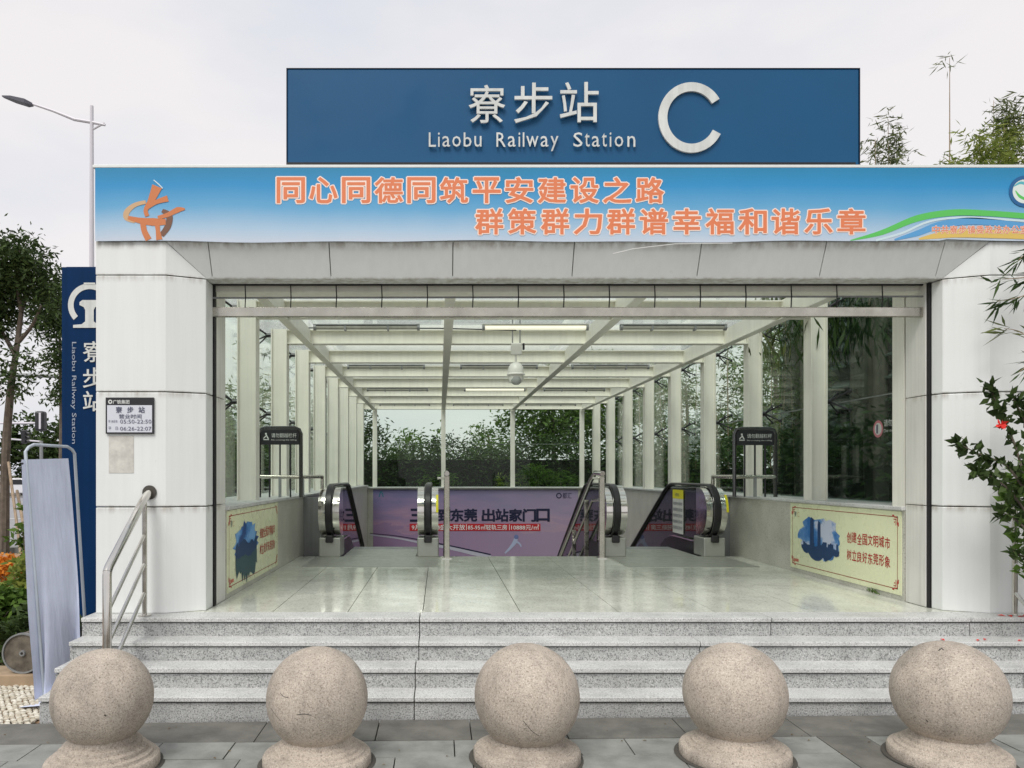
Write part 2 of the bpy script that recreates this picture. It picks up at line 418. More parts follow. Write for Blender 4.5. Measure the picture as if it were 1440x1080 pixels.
def paver(x0, x1, y0, y1, m):
    g = .0035; e = rng.uniform(-.0015, .0015)
    vs = []
    for x in (x0 + g, x1 - g):
        for y in (y0 + g, y1 - g):
            for dz in (-.03, 0): vs.append((x, y, gz(x) + dz + e))
    b = MB().add(vs, [(0, 1, 3, 2), (4, 6, 7, 5), (0, 4, 5, 1), (2, 3, 7, 6), (0, 2, 6, 4), (1, 5, 7, 3)])
    obj('paver', b, m, pavement, bevel=.002)
x = -4.6
while x < 6.2:                                # dark border course along the steps
    w = rng.choice((.6, .75, .9)); 
    paver(x, x + w, 4.75, 5.15, M['paverdark']); x += w
for y0, y1 in ((4.47, 4.75), (4.15, 4.47), (3.75, 4.15), (3.35, 3.75), (2.95, 3.35)):
    x = -4.6 + rng.uniform(-.3, 0)
    while x < 2.33:
        w = min(rng.choice((.45, .6, .75)), 2.33 - x)
        if 2.33 - (x + w) < .2: w = 2.33 - x
        paver(x, x + w, y0, y1, M['paver']); x += w
    x = 2.63
    while x < 5.6:
        w = rng.choice((.6, .75)); paver(x, x + w, y0, y1, M['paver']); x += w
for y0, y1 in ((4.15, 4.75), (3.55, 4.15), (2.95, 3.55)): paver(2.33, 2.63, y0, y1, M['paverdark'])

# planting bed, pebbles, road, far pavement
mb = MB().box(-14, -2.74, 5.25, 16.5, -.155, -.06); b_ = obj('planting_bed', mb, M['soil']); b_['kind'] = 'structure'
mb = MB(); 
for (a, b, z) in ((17.5, 62, -.15), ):
    mb.add([(-80, a, z), (-3.5, a, z), (-3.5, b, z), (-80, b, z)], [(0, 1, 2, 3)])
obj('road', mb, M['asphalt'])['kind'] = 'structure'
mb = MB()
for Y in (24, 31, 38):
    x = -79
    while x < -4:
        mb.add([(x, Y, -.145), (x + (3 if Y != 31 else 74), Y, -.145), (x + (3 if Y != 31 else 74), Y + .22, -.145), (x, Y + .22, -.145)], [(0, 1, 2, 3)])
        x += 7.5 if Y != 31 else 90
obj('road_markings', mb, mat('road_paint', (.7, .7, .68), .7))['kind'] = 'structure'
mb = MB().box(-80, -3.5, 17.2, 17.5, -.155, 0); obj('kerb', mb, M['concrete'], bevel=.01)['kind'] = 'structure'
# white cobble pebbles, set close
rp = np.random.RandomState(3)
pts = []
yy = 5.16; row = 0
mbp = MB()
ico = bmesh.new(); bmesh.ops.create_icosphere(ico, subdivisions=1, radius=1); iv = [v.co.copy() for v in ico.verts]; ifc = [tuple(v.index for v in f.verts) for f in ico.faces]; ico.free()
yy = 5.17
while yy < 6.4:
    xx = -4.4 + (row % 2) * .02
    while xx < -2.76:
        c = Vector((xx + rp.uniform(-.006, .006), yy + rp.uniform(-.006, .006), -.045 + rp.uniform(-.004, .004)))
        rx, ry = rp.uniform(.019, .027), rp.uniform(.014, .02); a = rp.uniform(-.5, .5); ca, sa = math.cos(a), math.sin(a)
        mbp.add([c + Vector((v.x * rx * ca - v.y * ry * sa, v.x * rx * sa + v.y * ry * ca, v.z * .016)) for v in iv], ifc, True)
        xx += .044
    yy += .034; row += 1
pm = mat('cream_pebble', (.62, .57, .45), .6); gN = N(pm, 'ShaderNodeNewGeometry')
setcol(pm, ramp(pm, gN.outputs['Random Per Island'], [(0, (.46, .41, .31, 1)), (1, (.72, .69, .60, 1))]))
tag(obj('pebbles', mbp, pm), 'cream pebbles laid flat beside the end of the granite steps', 'pebbles', kind='stuff')

# ------------------------------------------------------------------ steps and landing
XL, XR = -2.70, 4.95
SY = [5.16, 5.375, 5.585, 5.775]; SZ = [.14, .28, .42, FL]
steps = thing('entrance_steps', (1, 5.2, 0), 'four speckled grey granite steps leading up to the station entrance', 'steps')
mb = MB()
for i in range(4):
    mb.box(XL + .02, XR - .02, SY[i] + .035, 6.2, (SZ[i - 1] - .02) if i else -.15, SZ[i] - .033)
obj('core', mb, M['gap'], steps)
joints = [[-.62 + .45, 2.02, 3.4], [-.17, 2.33, 4.1], [-.15, 1.9, 3.6], [-.15, 2.5, 4.0]]
rj = random.Random(2)
for i in range(4):
    xs = [XL] + [j for j in joints[i]] + [XR]
    yb = SY[i + 1] + .03 if i < 3 else 6.02
    for a, b in zip(xs[:-1], xs[1:]):
        g = .003; dz = rj.uniform(-.0015, .0015)
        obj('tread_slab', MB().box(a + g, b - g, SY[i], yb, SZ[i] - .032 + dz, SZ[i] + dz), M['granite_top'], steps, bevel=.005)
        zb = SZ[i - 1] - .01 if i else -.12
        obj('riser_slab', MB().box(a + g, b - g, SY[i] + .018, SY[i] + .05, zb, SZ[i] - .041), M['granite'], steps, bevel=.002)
    obj('end_slab', MB().box(XL + .004, XL + .03, SY[i] + .052, 6.0, (SZ[i - 1] if i else -.12), SZ[i] - .041), M['granite'], steps)

# landing floor: stone tiles on a bed
floor = obj('floor', MB().box(-2.6, 4.9, 6.03, 10.1, .2, FL - .031), M['gap']); floor['kind'] = 'structure'
fx = [-1.845, -1.31, -.72, -.13, .634, 1.405, 2.17, 2.93, 3.945]; fy = [6.022, 6.85, 7.7, 8.55, 9.4, 10.12]
for i in range(len(fx) - 1):
    for j in range(len(fy) - 1):
        dz = rj.uniform(-.0006, .0006)
        obj('tile', MB().box(fx[i] + .003, fx[i + 1] - .003, fy[j] + .002, fy[j + 1] - .002, FL - .03, FL + dz), M['floor'], floor)
obj('tile', MB().box(-2.69, -1.848, 6.022, 6.6, FL - .03, FL), M['floor'], floor); obj('tile', MB().box(3.948, 4.94, 6.022, 6.6, FL - .03, FL), M['floor'], floor)

# ------------------------------------------------------------------ the station building
ent = thing('station_entrance', (1, 6, FL), 'white clad station entrance hall with glass walls and cream steel roof frame', 'station entrance')
zr = lambda e: EYE + e
ZJ = [FL, zr(-.254), zr(.641), zr(1.549)]
def clad(plan, z0, z1, m=None, bev=.006, name='cladding_panel'):
    "a bent sheet: plan outline x,y swept upwards"
    b = MB().prism([(p[0], p[1], z0) for p in plan], (0, 0, z1 - z0)); return obj(name, b, m or M['panel'], ent, bevel=bev)
PL = [(-2.67, 5.966), (-2.127, 5.966), (-1.85, 6.09), (-1.85, 6.27), (-1.95, 6.27), (-1.95, 6.15), (-2.15, 6.06), (-2.60, 6.06), (-2.60, 6.5), (-2.67, 6.5)]
PR = [(4.82, 5.966), (4.276, 5.966), (3.99, 6.09), (3.97, 6.20), (4.07, 6.20), (4.07, 6.15), (4.29, 6.06), (4.75, 6.06), (4.75, 6.5), (4.82, 6.5)]
for P_ in (PL, PR):
    for k in range(3): clad(P_, ZJ[k] + (.004 if k else .001), ZJ[k + 1] - .004)
obj('pillar_core', MB().box(-2.59, -1.97, 6.10, 6.5, FL, zr(1.8)), M['gap'], ent)
obj('pillar_core', MB().box(4.10, 4.74, 6.10, 6.5, FL, zr(1.8)), M['gap'], ent)
ZT, ZB = zr(1.806), zr(1.553)
for s_, (xa, xb, xc) in ((-1, (-2.67, -2.127, -1.85)), (1, (4.82, 4.276, 3.99))):
    b = MB()
    vs = [(xa, 5.966, ZB), (xb, 5.966, ZB), (xc, 6.09, ZB), (xb, 5.966, ZT), (xa, 5.966, ZT)]
    vs += [(v[0], v[1] + .05, v[2]) for v in vs]
    b.add(vs, [(0, 1, 3, 4), (1, 2, 3), (5, 6, 8, 9), (6, 7, 8), (0, 1, 6, 5), (1, 2, 7, 6), (2, 3, 8, 7), (3, 4, 9, 8), (4, 0, 5, 9)])
    obj('cladding_panel', b, M['panel'], ent)
fj = [-2.127, -1.80, -.86, .105, 1.05, 2.04, 3.01, 3.93, 4.276]
for a, b in zip(fj[:-1], fj[1:]):
    g = .0035
    ab, bb = max(a, -1.85), min(b, 3.99)
    t = [(a + g, 5.966, ZT), (b - g, 5.966, ZT), (bb - (g if bb == b else 0), 6.09, ZB + .001), (ab + (g if ab == a else 0), 6.09, ZB + .001)]
    q = t + [(v[0], v[1] + .03, v[2] + .03) for v in t]
    obj('fascia_panel', MB().add(q, [(0, 1, 2, 3), (7, 6, 5, 4), (0, 4, 5, 1), (1, 5, 6, 2), (2, 6, 7, 3), (3, 7, 4, 0)]), M['panel'], ent, bevel=.003)
obj('fascia_core', MB().box(-2.1, 4.25, 6.13, 6.2, zr(1.575), ZT), M['gap'], ent)
obj('soffit', MB().box(-1.95, 4.07, 6.092, 6.30, zr(1.552), zr(1.574)), M['panel'], ent)
obj('parapet', MB().box(-2.67, 4.82, 5.967, 6.5, ZT + .003, zr(2.375)), M['panel'], ent)
obj('parapet_cap', MB().box(-2.69, 4.84, 5.95, 6.52, zr(2.376), zr(2.40)), M['panel'], ent, bevel=.004)
obj('head_box', MB().box(-1.95, 4.07, 6.31, 6.5, zr(1.50), zr(1.80)), M['steel'], ent)
# jamb panels just inside the opening
for k, (a, b) in enumerate(zip([FL] + ZJ[1:3], ZJ[1:3] + [zr(1.8)])):
    obj('jamb_panel', MB().box(-2.05, -1.845, 6.335, 6.62, a + .003, b - .003), M['panel_in'], ent, bevel=.003)
    obj('jamb_panel', MB().box(3.945, 4.15, 6.235, 6.50, a + .003, b - .003), M['panel_in'], ent, bevel=.003)
for x0, x1, y0, y1 in ((-1.857, -1.838, 6.275, 6.33), (3.953, 3.975, 6.205, 6.232)):
    obj('shutter_guide', MB().box(x0, x1, y0, y1, FL, zr(1.55)), M['black'], ent)

# low granite walls with copings
CT = zr(-.275)
obj('low_wall', MB().box(-2.5, -1.845, 6.63, 20.3, -5.5, CT - .035), M['wallstone'], ent)
obj('low_wall', MB().box(3.945, 4.5, 6.51, 20.3, -5.5, CT - .035), M['wallstone'], ent)
obj('coping', MB().box(-2.55, -1.815, 6.625, 19.6, CT - .034, CT), M['granite_top'], ent, bevel=.006)
obj('coping', MB().box(3.915, 4.55, 6.505, 19.6, CT - .034, CT), M['granite_top'], ent, bevel=.006)
obj('end_wall', MB().box(-1.844, 3.944, 19.70, 20.2, -5.5, zr(-.36)), M['wallstone'], ent)
obj('coping', MB().box(-2.55, 4.55, 19.605, 20.25, zr(-.359), zr(-.325)), M['granite_top'], ent, bevel=.006)
obj('closing_panel', MB().box(-1.844, -1.60, 10.42, 10.5, -1, CT - .036), M['greymetal'], ent)
obj('closing_panel', MB().box(3.72, 3.944, 10.42, 10.5, -1, CT - .036), M['greymetal'], ent)

# steel frame
DK = [8.15 + 1.646 * k for k in range(-1, 8)]
HB = zr(1.67)
def hcol(x0, x1, D, z0, z1, fl=.012):
    """H section: flanges face along x, web between"""
    b = MB(); b.box(x0, x0 + fl, D, D + .17, z0, z1); b.box(x1 - fl, x1, D, D + .17, z0, z1)
    b.box(x0 + fl, x1 - fl, D + .03, D + .045, z0, z1); return b
for k, D in enumerate(DK):
    if k > 0:
        obj('column', hcol(-2.15, -1.95, D, CT, zr(1.86)), M['steel'], ent)
    obj('column', hcol(3.945, 4.12, D if k else 6.52, CT, zr(1.86)), M['steel'], ent)
    if k > 0:
        b = MB(); b.box(-1.948, 3.943, D + .075, D + .09, HB + .012, zr(1.84))
        b.box(-1.948, 3.943, D + .02, D + .145, HB, HB + .012); b.box(-1.948, 3.943, D + .02, D + .145, zr(1.84), zr(1.852))
        obj('roof_beam', b, M['steel'], ent)
obj('roof_beam', MB().box(-1.948, 3.943, 7.02, 7.1, HB, zr(1.85)), M['steel'], ent)
for X in (-1.66, .10, 1.88, 3.66):
    b = MB(); b.box(X - .05, X + .05, 6.5, 19.68, zr(1.642), zr(1.654)); b.box(X - .006, X + .006, 6.5, 19.68, zr(1.655), zr(1.86))
    obj('rafter', b, M['steel'], ent)
    obj('mullion', MB().box(X - .055, X + .055, 19.70, 19.80, zr(-.324), zr(1.70)), M['steel'], ent)
# glazing
obj('glass_rail', MB().box(-2.40, -2.39, 6.64, 19.8, zr(.775), zr(.787)), M['greymetal'], ent)
obj('glass_rail', MB().box(4.365, 4.375, 6.52, 19.8, zr(.775), zr(.787)), M['greymetal'], ent)
obj('glass_rail', MB().box(-1.9, 3.9, 19.83, 19.84, zr(.775), zr(.787)), M['greymetal'], ent)
for k in range(len(DK) - 1):
    a, b = DK[k] + .03, DK[k + 1] + .02
    for z0, z1 in ((CT + .002, zr(.774)), (zr(.788), zr(1.93))):
        obj('glass_pane', MB().box(-2.412, -2.40, max(a, 6.64), b, z0, z1), M['glass'], ent)
        obj('glass_pane', MB().box(4.36, 4.372, a, b, z0, z1), M['glassdark'] if k < 2 else M['glass'], ent)
for a, b in ((-2.38, -1.665), (-1.655, .095), (.105, 1.875), (1.885, 3.655), (3.665, 4.35)):
    for z0, z1 in ((zr(-.324), zr(.774)), (zr(.788), zr(1.70))):
        obj('glass_pane', MB().box(a, b, 19.82, 19.832, z0, z1), M['glass'], ent)
xr_ = [-2.55, -1.66, .10, 1.88, 3.66, 4.55]; dr = [6.5] + DK[1:] + [20.0]
for i in range(5):
    for j in range(len(dr) - 1):
        obj('roof_pane', MB().box(xr_[i] + .006, xr_[i + 1] - .006, dr[j] + .006, dr[j + 1] - .006, zr(1.95), zr(1.962)), M['roofglass'], ent)
# spider clamps that hold the glass
sp = MB(); rs = .012
for sx in (-1, 1):
    for sz in (-1, 1):
        sp.tube([(.02, 0, 0), (.09, .065 * sx, .05 * sz), (.172, .13 * sx, .10 * sz)], [.013, .010, .008], 6)
        sp.lathe([(0, -.006), (.022, -.006), (.022, .008), (0, .008)], (.173, .13 * sx, .10 * sz), 8, 'X')
sp.lathe([(0, -.03), (.028, -.03), (.028, .03), (0, .03)], (0, 0, 0), 8, 'X')
spi = None
for D in DK[1:-1]:
    for z in (zr(.78), zr(1.79)):
        for s_, X in ((-1, -2.19), (1, 4.16)):
            if spi is None:
                spi = obj('spider_clamp', sp, M['blackmetal'], ent, local=True)
                o = spi
            else:
                o = spi.copy(); COL.objects.link(o)
            o.location = Vector((X, D + .085, z)) - ent.location; o.scale = (s_, 1, 1)

# stairs going down between the escalators
stair = thing('stair_flight', (1.1, 10.2, FL), 'granite stair flight going down between the two escalators', 'stairs')
for i in range(16):
    obj('step', MB().box(.02, 2.08, 10.13 + i * .3, 10.13 + (i + 1) * .3, FL - (i + 1) * .15 - .15, FL - (i + 1) * .15), M['granite_top'], stair)
obj('pit_floor', MB().box(-1.844, 3.944, 10.13, 19.7, -5.5, -5.4), M['floor'])['kind'] = 'structure'

# ------------------------------------------------------------------ roller shutter, half-rolled grille at the head of the opening
sh = thing('roller_shutter', (1, 6.28, zr(1.3)), 'raised rolling grille with stainless bottom bar across the opening', 'shutter')
obj('bottom_bar', MB().box(-1.86, 3.96, 6.262, 6.30, zr(1.285), zr(1.365)), M['chrome2'], sh, bevel=.006)
obj('rod', MB().tube([(-1.86, 6.27, zr(1.44)), (3.96, 6.27, zr(1.452))], .008, 8), M['greymetal'], sh)
obj('rod', MB().tube([(-1.86, 6.27, zr(1.548)), (3.96, 6.27, zr(1.548))], .009, 8), M['black'], sh)
for i in range(16):
    X = -1.585 + i * .371
    if X < 3.9:
        obj('link', MB().tube([(X, 6.262, zr(1.545)), (X + .004, 6.262, zr(1.45)), (X, 6.262, zr(1.36))], .005, 6), M['black'], sh)
        
# ------------------------------------------------------------------ big blue roof sign
a, b = px(404, 232, 6.0), px(1208, 97, 6.0)
sg = thing('roof_sign', (1.05, 6.1, a.z), 'large blue roof sign reading 寮步站 and the letter C', 'sign')
obj('panel', MB().box(a.x, b.x, 6.0, 6.35, a.z, b.z), M['blue'], sg, bevel=.008)
obj('edge_trim', MB().box(a.x - .007, a.x - .001, 5.995, 6.36, a.z, b.z).box(b.x + .001, b.x + .007, 5.995, 6.36, a.z, b.z).box(a.x - .007, b.x + .007, 5.995, 6.36, b.z + .001, b.z + .006), M['navyedge'], sg)
obj('bottom_lip', MB().box(a.x - .005, b.x - .03, 5.992, 5.9995, a.z - .004, a.z + .018), M['black'], sg)
obj('base_rail', MB().box(a.x + .02, b.x - .02, 6.03, 6.3, zr(2.40), a.z - .002), M['black'], sg)
for ch, x0, y0, x1, y1 in (('寮', 659, 121, 710, 174), ('步', 723, 118, 776, 174), ('站', 787, 117, 841, 173)):
    front_text('letter', ch, x0, y0, x1, y1, 5.985, M['white'], sg, bold=.003, depth=.016)
w = (('L', 603, 187, 613), ('i', 616, 187, 618.4), ('a', 622, 192, 633), ('o', 636, 192, 648), ('b', 652, 187, 663), ('u', 667, 192, 677),
     ('R', 698, 187, 711), ('a', 714, 192, 725), ('i', 729, 187, 731.4), ('l', 735, 187, 737.2), ('w', 740, 192, 757), ('a', 760, 192, 771), ('y', 774, 192, 796 - 11),
     ('S', 806, 187, 819), ('t', 822, 188, 829), ('a', 832, 192, 843), ('t', 846, 188, 853), ('i', 857, 187, 859.4), ('o', 864, 192, 876), ('n', 882, 192, 893))
for ch, x0, y0, x1 in w:
    front_text('small_letter', ch, x0, y0, x1, 213 if ch == 'y' else 207, 5.985, M['white'], sg, bold=.0, depth=.008)
cm = MB(); n = 44; vo = []; 
for k in range(n + 1):
    t = R(32) + (R(360 - 60)) * k / n
    ca, sa = math.cos(t), math.sin(t)
    for rx, ry in ((46.5, 49.5), (34, 37)):
        p = px(972.5 + rx * ca, 165 - ry * sa, 5.98); vo += [p, p + Vector((0, .018, 0))]
fs = []
for k in range(n):
    q = 4 * k
    fs += [(q, q + 4, q + 6, q + 2), (q, q + 1, q + 5, q + 4), (q + 2, q + 6, q + 7, q + 3), (q + 1, q + 3, q + 7, q + 5)]
fs += [(0, 2, 3, 1), (4 * n, 4 * n + 1, 4 * n + 3, 4 * n + 2)]
obj('letter', cm.add(vo, fs), M['white'], sg)

# ------------------------------------------------------------------ slogan banner
bn = thing('slogan_banner', (1, 5.95, ZT), 'long blue printed banner with orange Chinese slogan across the fascia', 'banner')
DB = 5.942
bm_ = mat('banner_print', S(60, 140, 190), .5)
ps = N(bm_, 'ShaderNodeNewGeometry'); sx_ = N(bm_, 'ShaderNodeSeparateXYZ'); L(bm_, ps.outputs['Position'], sx_.inputs[0])
mr = N(bm_, 'ShaderNodeMapRange'); mr.inputs[1].default_value = zr(2.37); mr.inputs[2].default_value = ZT
L(bm_, sx_.outputs['Z'], mr.inputs[0])
nn = noise(bm_, pos(bm_), 1.2, 3); ad = N(bm_, 'ShaderNodeMath', operation='MULTIPLY_ADD'); L(bm_, nn, ad.inputs[0]); ad.inputs[1].default_value = .22; L(bm_, mr.outputs[0], ad.inputs[2])
sb = N(bm_, 'ShaderNodeMath', operation='SUBTRACT'); L(bm_, ad.outputs[0], sb.inputs[0]); sb.inputs[1].default_value = .11
setcol(bm_, ramp(bm_, sb.outputs[0], [(0, S(30, 132, 176)), (.25, S(40, 144, 200)), (.55, S(100, 168, 210)), (.85, S(172, 200, 222)), (1, S(196, 208, 222))]))
# slightly rippled sheet with a sagging lower hem
nx, nzz = 130, 6; vs = []; rb = random.Random(9)
sag = lambda x: .006 * math.sin(x * 2.1 + 1) + .004 * math.sin(x * 5.3) + (.012 if x > 3.9 else 0)
for i in range(nx + 1):
    x = -2.665 + (4.85 + 2.665) * i / nx
    for j in range(nzz + 1):
        t = j / nzz; z = zr(1.803) + sag(x) * (1 - t) + (zr(2.372) - zr(1.803)) * t
        vs.append((x, 5.944 + .0008 * math.sin(x * 3.1 + t * 2) + .0005 * math.sin(x * 11 + 3 * t), z))
obj('sheet', MB().add(vs, [(i * (nzz + 1) + j, (i + 1) * (nzz + 1) + j, (i + 1) * (nzz + 1) + j + 1, i * (nzz + 1) + j + 1) for i in range(nx) for j in range(nzz)], True), bm_, bn)
def slogan(s, x0, y0, y1, pitch, cw):
    for i, ch in enumerate(s):
        xa = x0 + i * pitch
        front_text('character_outline', ch, xa, y0, xa + cw, y1, DB, M['palepink'], bn, lift=.0003, bold=.06)
        front_text('character', ch, xa, y0, xa + cw, y1, DB, M['orange'], bn, lift=.0010, bold=.022)
slogan('同心同德同筑平安建设之路', 390, 250, 285, 45.9, 38)
slogan('群策群力群谱幸福和谐乐章', 669, 294, 329, 46.3, 38)
for i, ch in enumerate('中共寮步镇委政法办公室'):
    front_text('small_character_outline', ch, 1311 + i * 12.4, 317.5, 1321.5 + i * 12.4, 328.5, DB, M['palepink'], bn, lift=.0008, bold=.05)
    front_text('small_character', ch, 1311 + i * 12.4, 317.5, 1321.5 + i * 12.4, 328.5, DB, M['orange'], bn, lift=.0013, bold=.01)
def ribbon(name, pts, ws, m, parent, D, n=6):
    P = smooth_pts([(p[0], -p[1]) for p in pts], n); 
    W_ = ws if isinstance(ws, (int, float)) else [ws[min(int(i / n), len(ws) - 2)] + (ws[min(int(i / n) + 1, len(ws) - 1)] - ws[min(int(i / n), len(ws) - 2)]) * ((i / n) % 1 if i < len(P) - 1 else 1) for i in range(len(P))]
    v, f = strip(None, P, W_); return obj(name, MB().add([px(p.x, -p.y, D) for p in v], f), m, parent)
gm = mat('green_print', S(92, 196, 92), .5); bm2 = mat('midblue_print', S(90, 160, 212), .5); ym = mat('gold_print', S(222, 190, 100), .5); wm = mat('palewhite_print', S(205, 226, 232), .5)
ribbon('swoosh', [(1196, 338), (1240, 327), (1290, 307), (1340, 299), (1390, 300), (1446, 304), (1490, 306)], [1, 7, 9, 9, 8, 8, 8], gm, bn, DB)
ribbon('swoosh', [(1232, 338), (1268, 328), (1305, 312), (1345, 306), (1390, 307), (1446, 311), (1490, 313)], 3, wm, bn, DB - .0002)
ribbon('swoosh', [(1258, 337), (1290, 328), (1320, 317), (1360, 311), (1400, 313), (1446, 318), (1490, 320)], [2, 8, 10, 10, 9, 8, 8], bm2, bn, DB - .0002)
ribbon('swoosh', [(1292, 336), (1320, 331), (1350, 328), (1400, 329), (1446, 331), (1490, 332)], [2, 9, 12, 12, 11, 11], ym, bn, DB - .0001)
def disc(name, cx, cy, r, m, parent, D, r0=0, n=36):
    v = []; 
    for k in range(n):
        c_, s_ = math.cos(2 * math.pi * k / n), math.sin(2 * math.pi * k / n); v += [px(cx + r0 * c_, cy + r0 * s_, D), px(cx + r * c_, cy + r * s_, D)]
    return obj(name, MB().add(v, [(2 * k, 2 * k + 1, (2 * k + 3) % (2 * n), (2 * k + 2) % (2 * n)) for k in range(n)]), m, parent)
disc('emblem_disc', 1441, 269, 17, mat('emblem_white', S(222, 232, 226), .5), bn, DB - .0002)
disc('emblem_ring', 1441, 269, 22, mat('emblem_blue', S(30, 96, 150), .5), bn, DB - .002, 17)
ribbon('emblem_leaf', [(1426, 262), (1436, 257), (1448, 262), (1452, 270)], [1, 4, 4, 1], mat('emblem_teal', S(90, 180, 190), .5), bn, DB - .0004)
ribbon('emblem_leaf', [(1428, 268), (1434, 276), (1444, 280), (1452, 276)], [1, 4, 4, 1], gm, bn, DB - .0004)
# twisted ribbon sculpture print
sc1, sc2, sc3 = (mat('sculpture_orange', S(206, 124, 74), .5), mat('sculpture_tan', S(206, 170, 130), .5), mat('sculpture_brown', S(120, 84, 64), .5))
ribbon('ribbon_print', [(205, 284), (190, 288), (179, 297), (178, 306), (190, 311)], [5, 6, 8, 8, 6], sc2, bn, DB - .0002)
ribbon('ribbon_print', [(228, 296), (238, 303), (236, 318), (227, 331)], [5, 9, 9, 7], sc3, bn, DB - .0002)
ribbon('ribbon_print', [(180, 306), (196, 310), (215, 312), (233, 312)], [5, 8, 11, 8], sc1, bn, DB - .0004)
ribbon('ribbon_print', [(201, 314), (203, 325), (209, 337)], [8, 8, 9], sc1, bn, DB - .0006)
ribbon('ribbon_print', [(221, 314), (222, 324), (224, 337)], [8, 6, 9], sc1, bn, DB - .0006)
ribbon('ribbon_print', [(207, 304), (205, 295), (212, 283), (221, 262)], [6, 6, 9, 15], sc1, bn, DB - .0008)
ribbon('ribbon_print', [(208, 292), (220, 284), (236, 279)], [4, 6, 9], sc1, bn, DB - .001)
ribbon('ribbon_print', [(222, 306), (236, 302), (250, 295), (260, 294)], [5, 6, 8, 2], sc1, bn, DB - .0008)
ribbon('ribbon_edge', [(216, 253), (223, 259), (229, 265)], [1.3, 1.6, 1.3], wm, bn, DB - .0012)
# loose cord hanging under the banner
tag(obj('cord', MB().tube([px(1030, 342, 5.93), px(950, 343, 5.93), px(890, 350, 5.93), px(862, 357, 5.93)], .003, 6), mat('white_cord', (.75, .75, .72), .6)), 'thin white cord hanging loose under the banner hem', 'cord')

# ------------------------------------------------------------------ plates and stickers on the pillar
hp = thing('hours_plate', px(182, 610, 5.95), 'white opening hours plate with black header on the pillar', 'sign')
DP = 5.955
q0, q1 = px(149, 610, DP), px(216.5, 559, DP)
obj('frame', MB().box(q0.x, q1.x, DP - .008, DP + .010, q0.z, q1.z), M['blackmetal'], hp, bevel=.002)
r0, r1 = px(151.5, 608, DP), px(214.5, 570, DP)
obj('face', MB().box(r0.x, r1.x, DP - .011, DP - .0085, r0.z, r1.z), mat('plate_white', (.66, .68, .74), .35), hp)
ink = mat('plate_ink', (.10, .11, .16), .5)
front_text('header_text', '广铁集团', 159, 562.5, 182, 568, DP - .009, M['white'], hp, bold=.02)
disc('logo', 155, 565, 3, M['white'], hp, DP - .0095, 1.4, 16)
for i, ch in enumerate('寮步站'): front_text('text', ch, 163 + i * 16, 572, 171.5 + i * 16, 580.5, DP - .012, ink, hp, bold=.02)
front_text('text', '营业时间', 167.5, 582.5, 199, 588.5, DP - .012, ink, hp, bold=.01)
front_text('text', '早-末班车:', 152.5, 590.5, 166, 594.5, DP - .012, ink, hp)
front_text('text', '05:50-22:50', 169, 590, 213, 595.5, DP - .012, ink, hp)
front_text('text', '平    日:', 152.5, 600, 167, 604.5, DP - .012, ink, hp)
front_text('text', '06:26-22:07', 169, 600, 213, 605.5, DP - .012, ink, hp)
stm = weathered('torn_paper', (.68, .66, .60), .8, amt=.35, scale=12, streak=False)
q0, q1 = px(153, 665, 5.963), px(188, 613, 5.963)
tag(obj('torn_notice', MB().box(q0.x, q1.x, 5.9625, 5.965, q0.z, q1.z), stm), 'faded torn paper notice below the opening hours plate', 'notice')

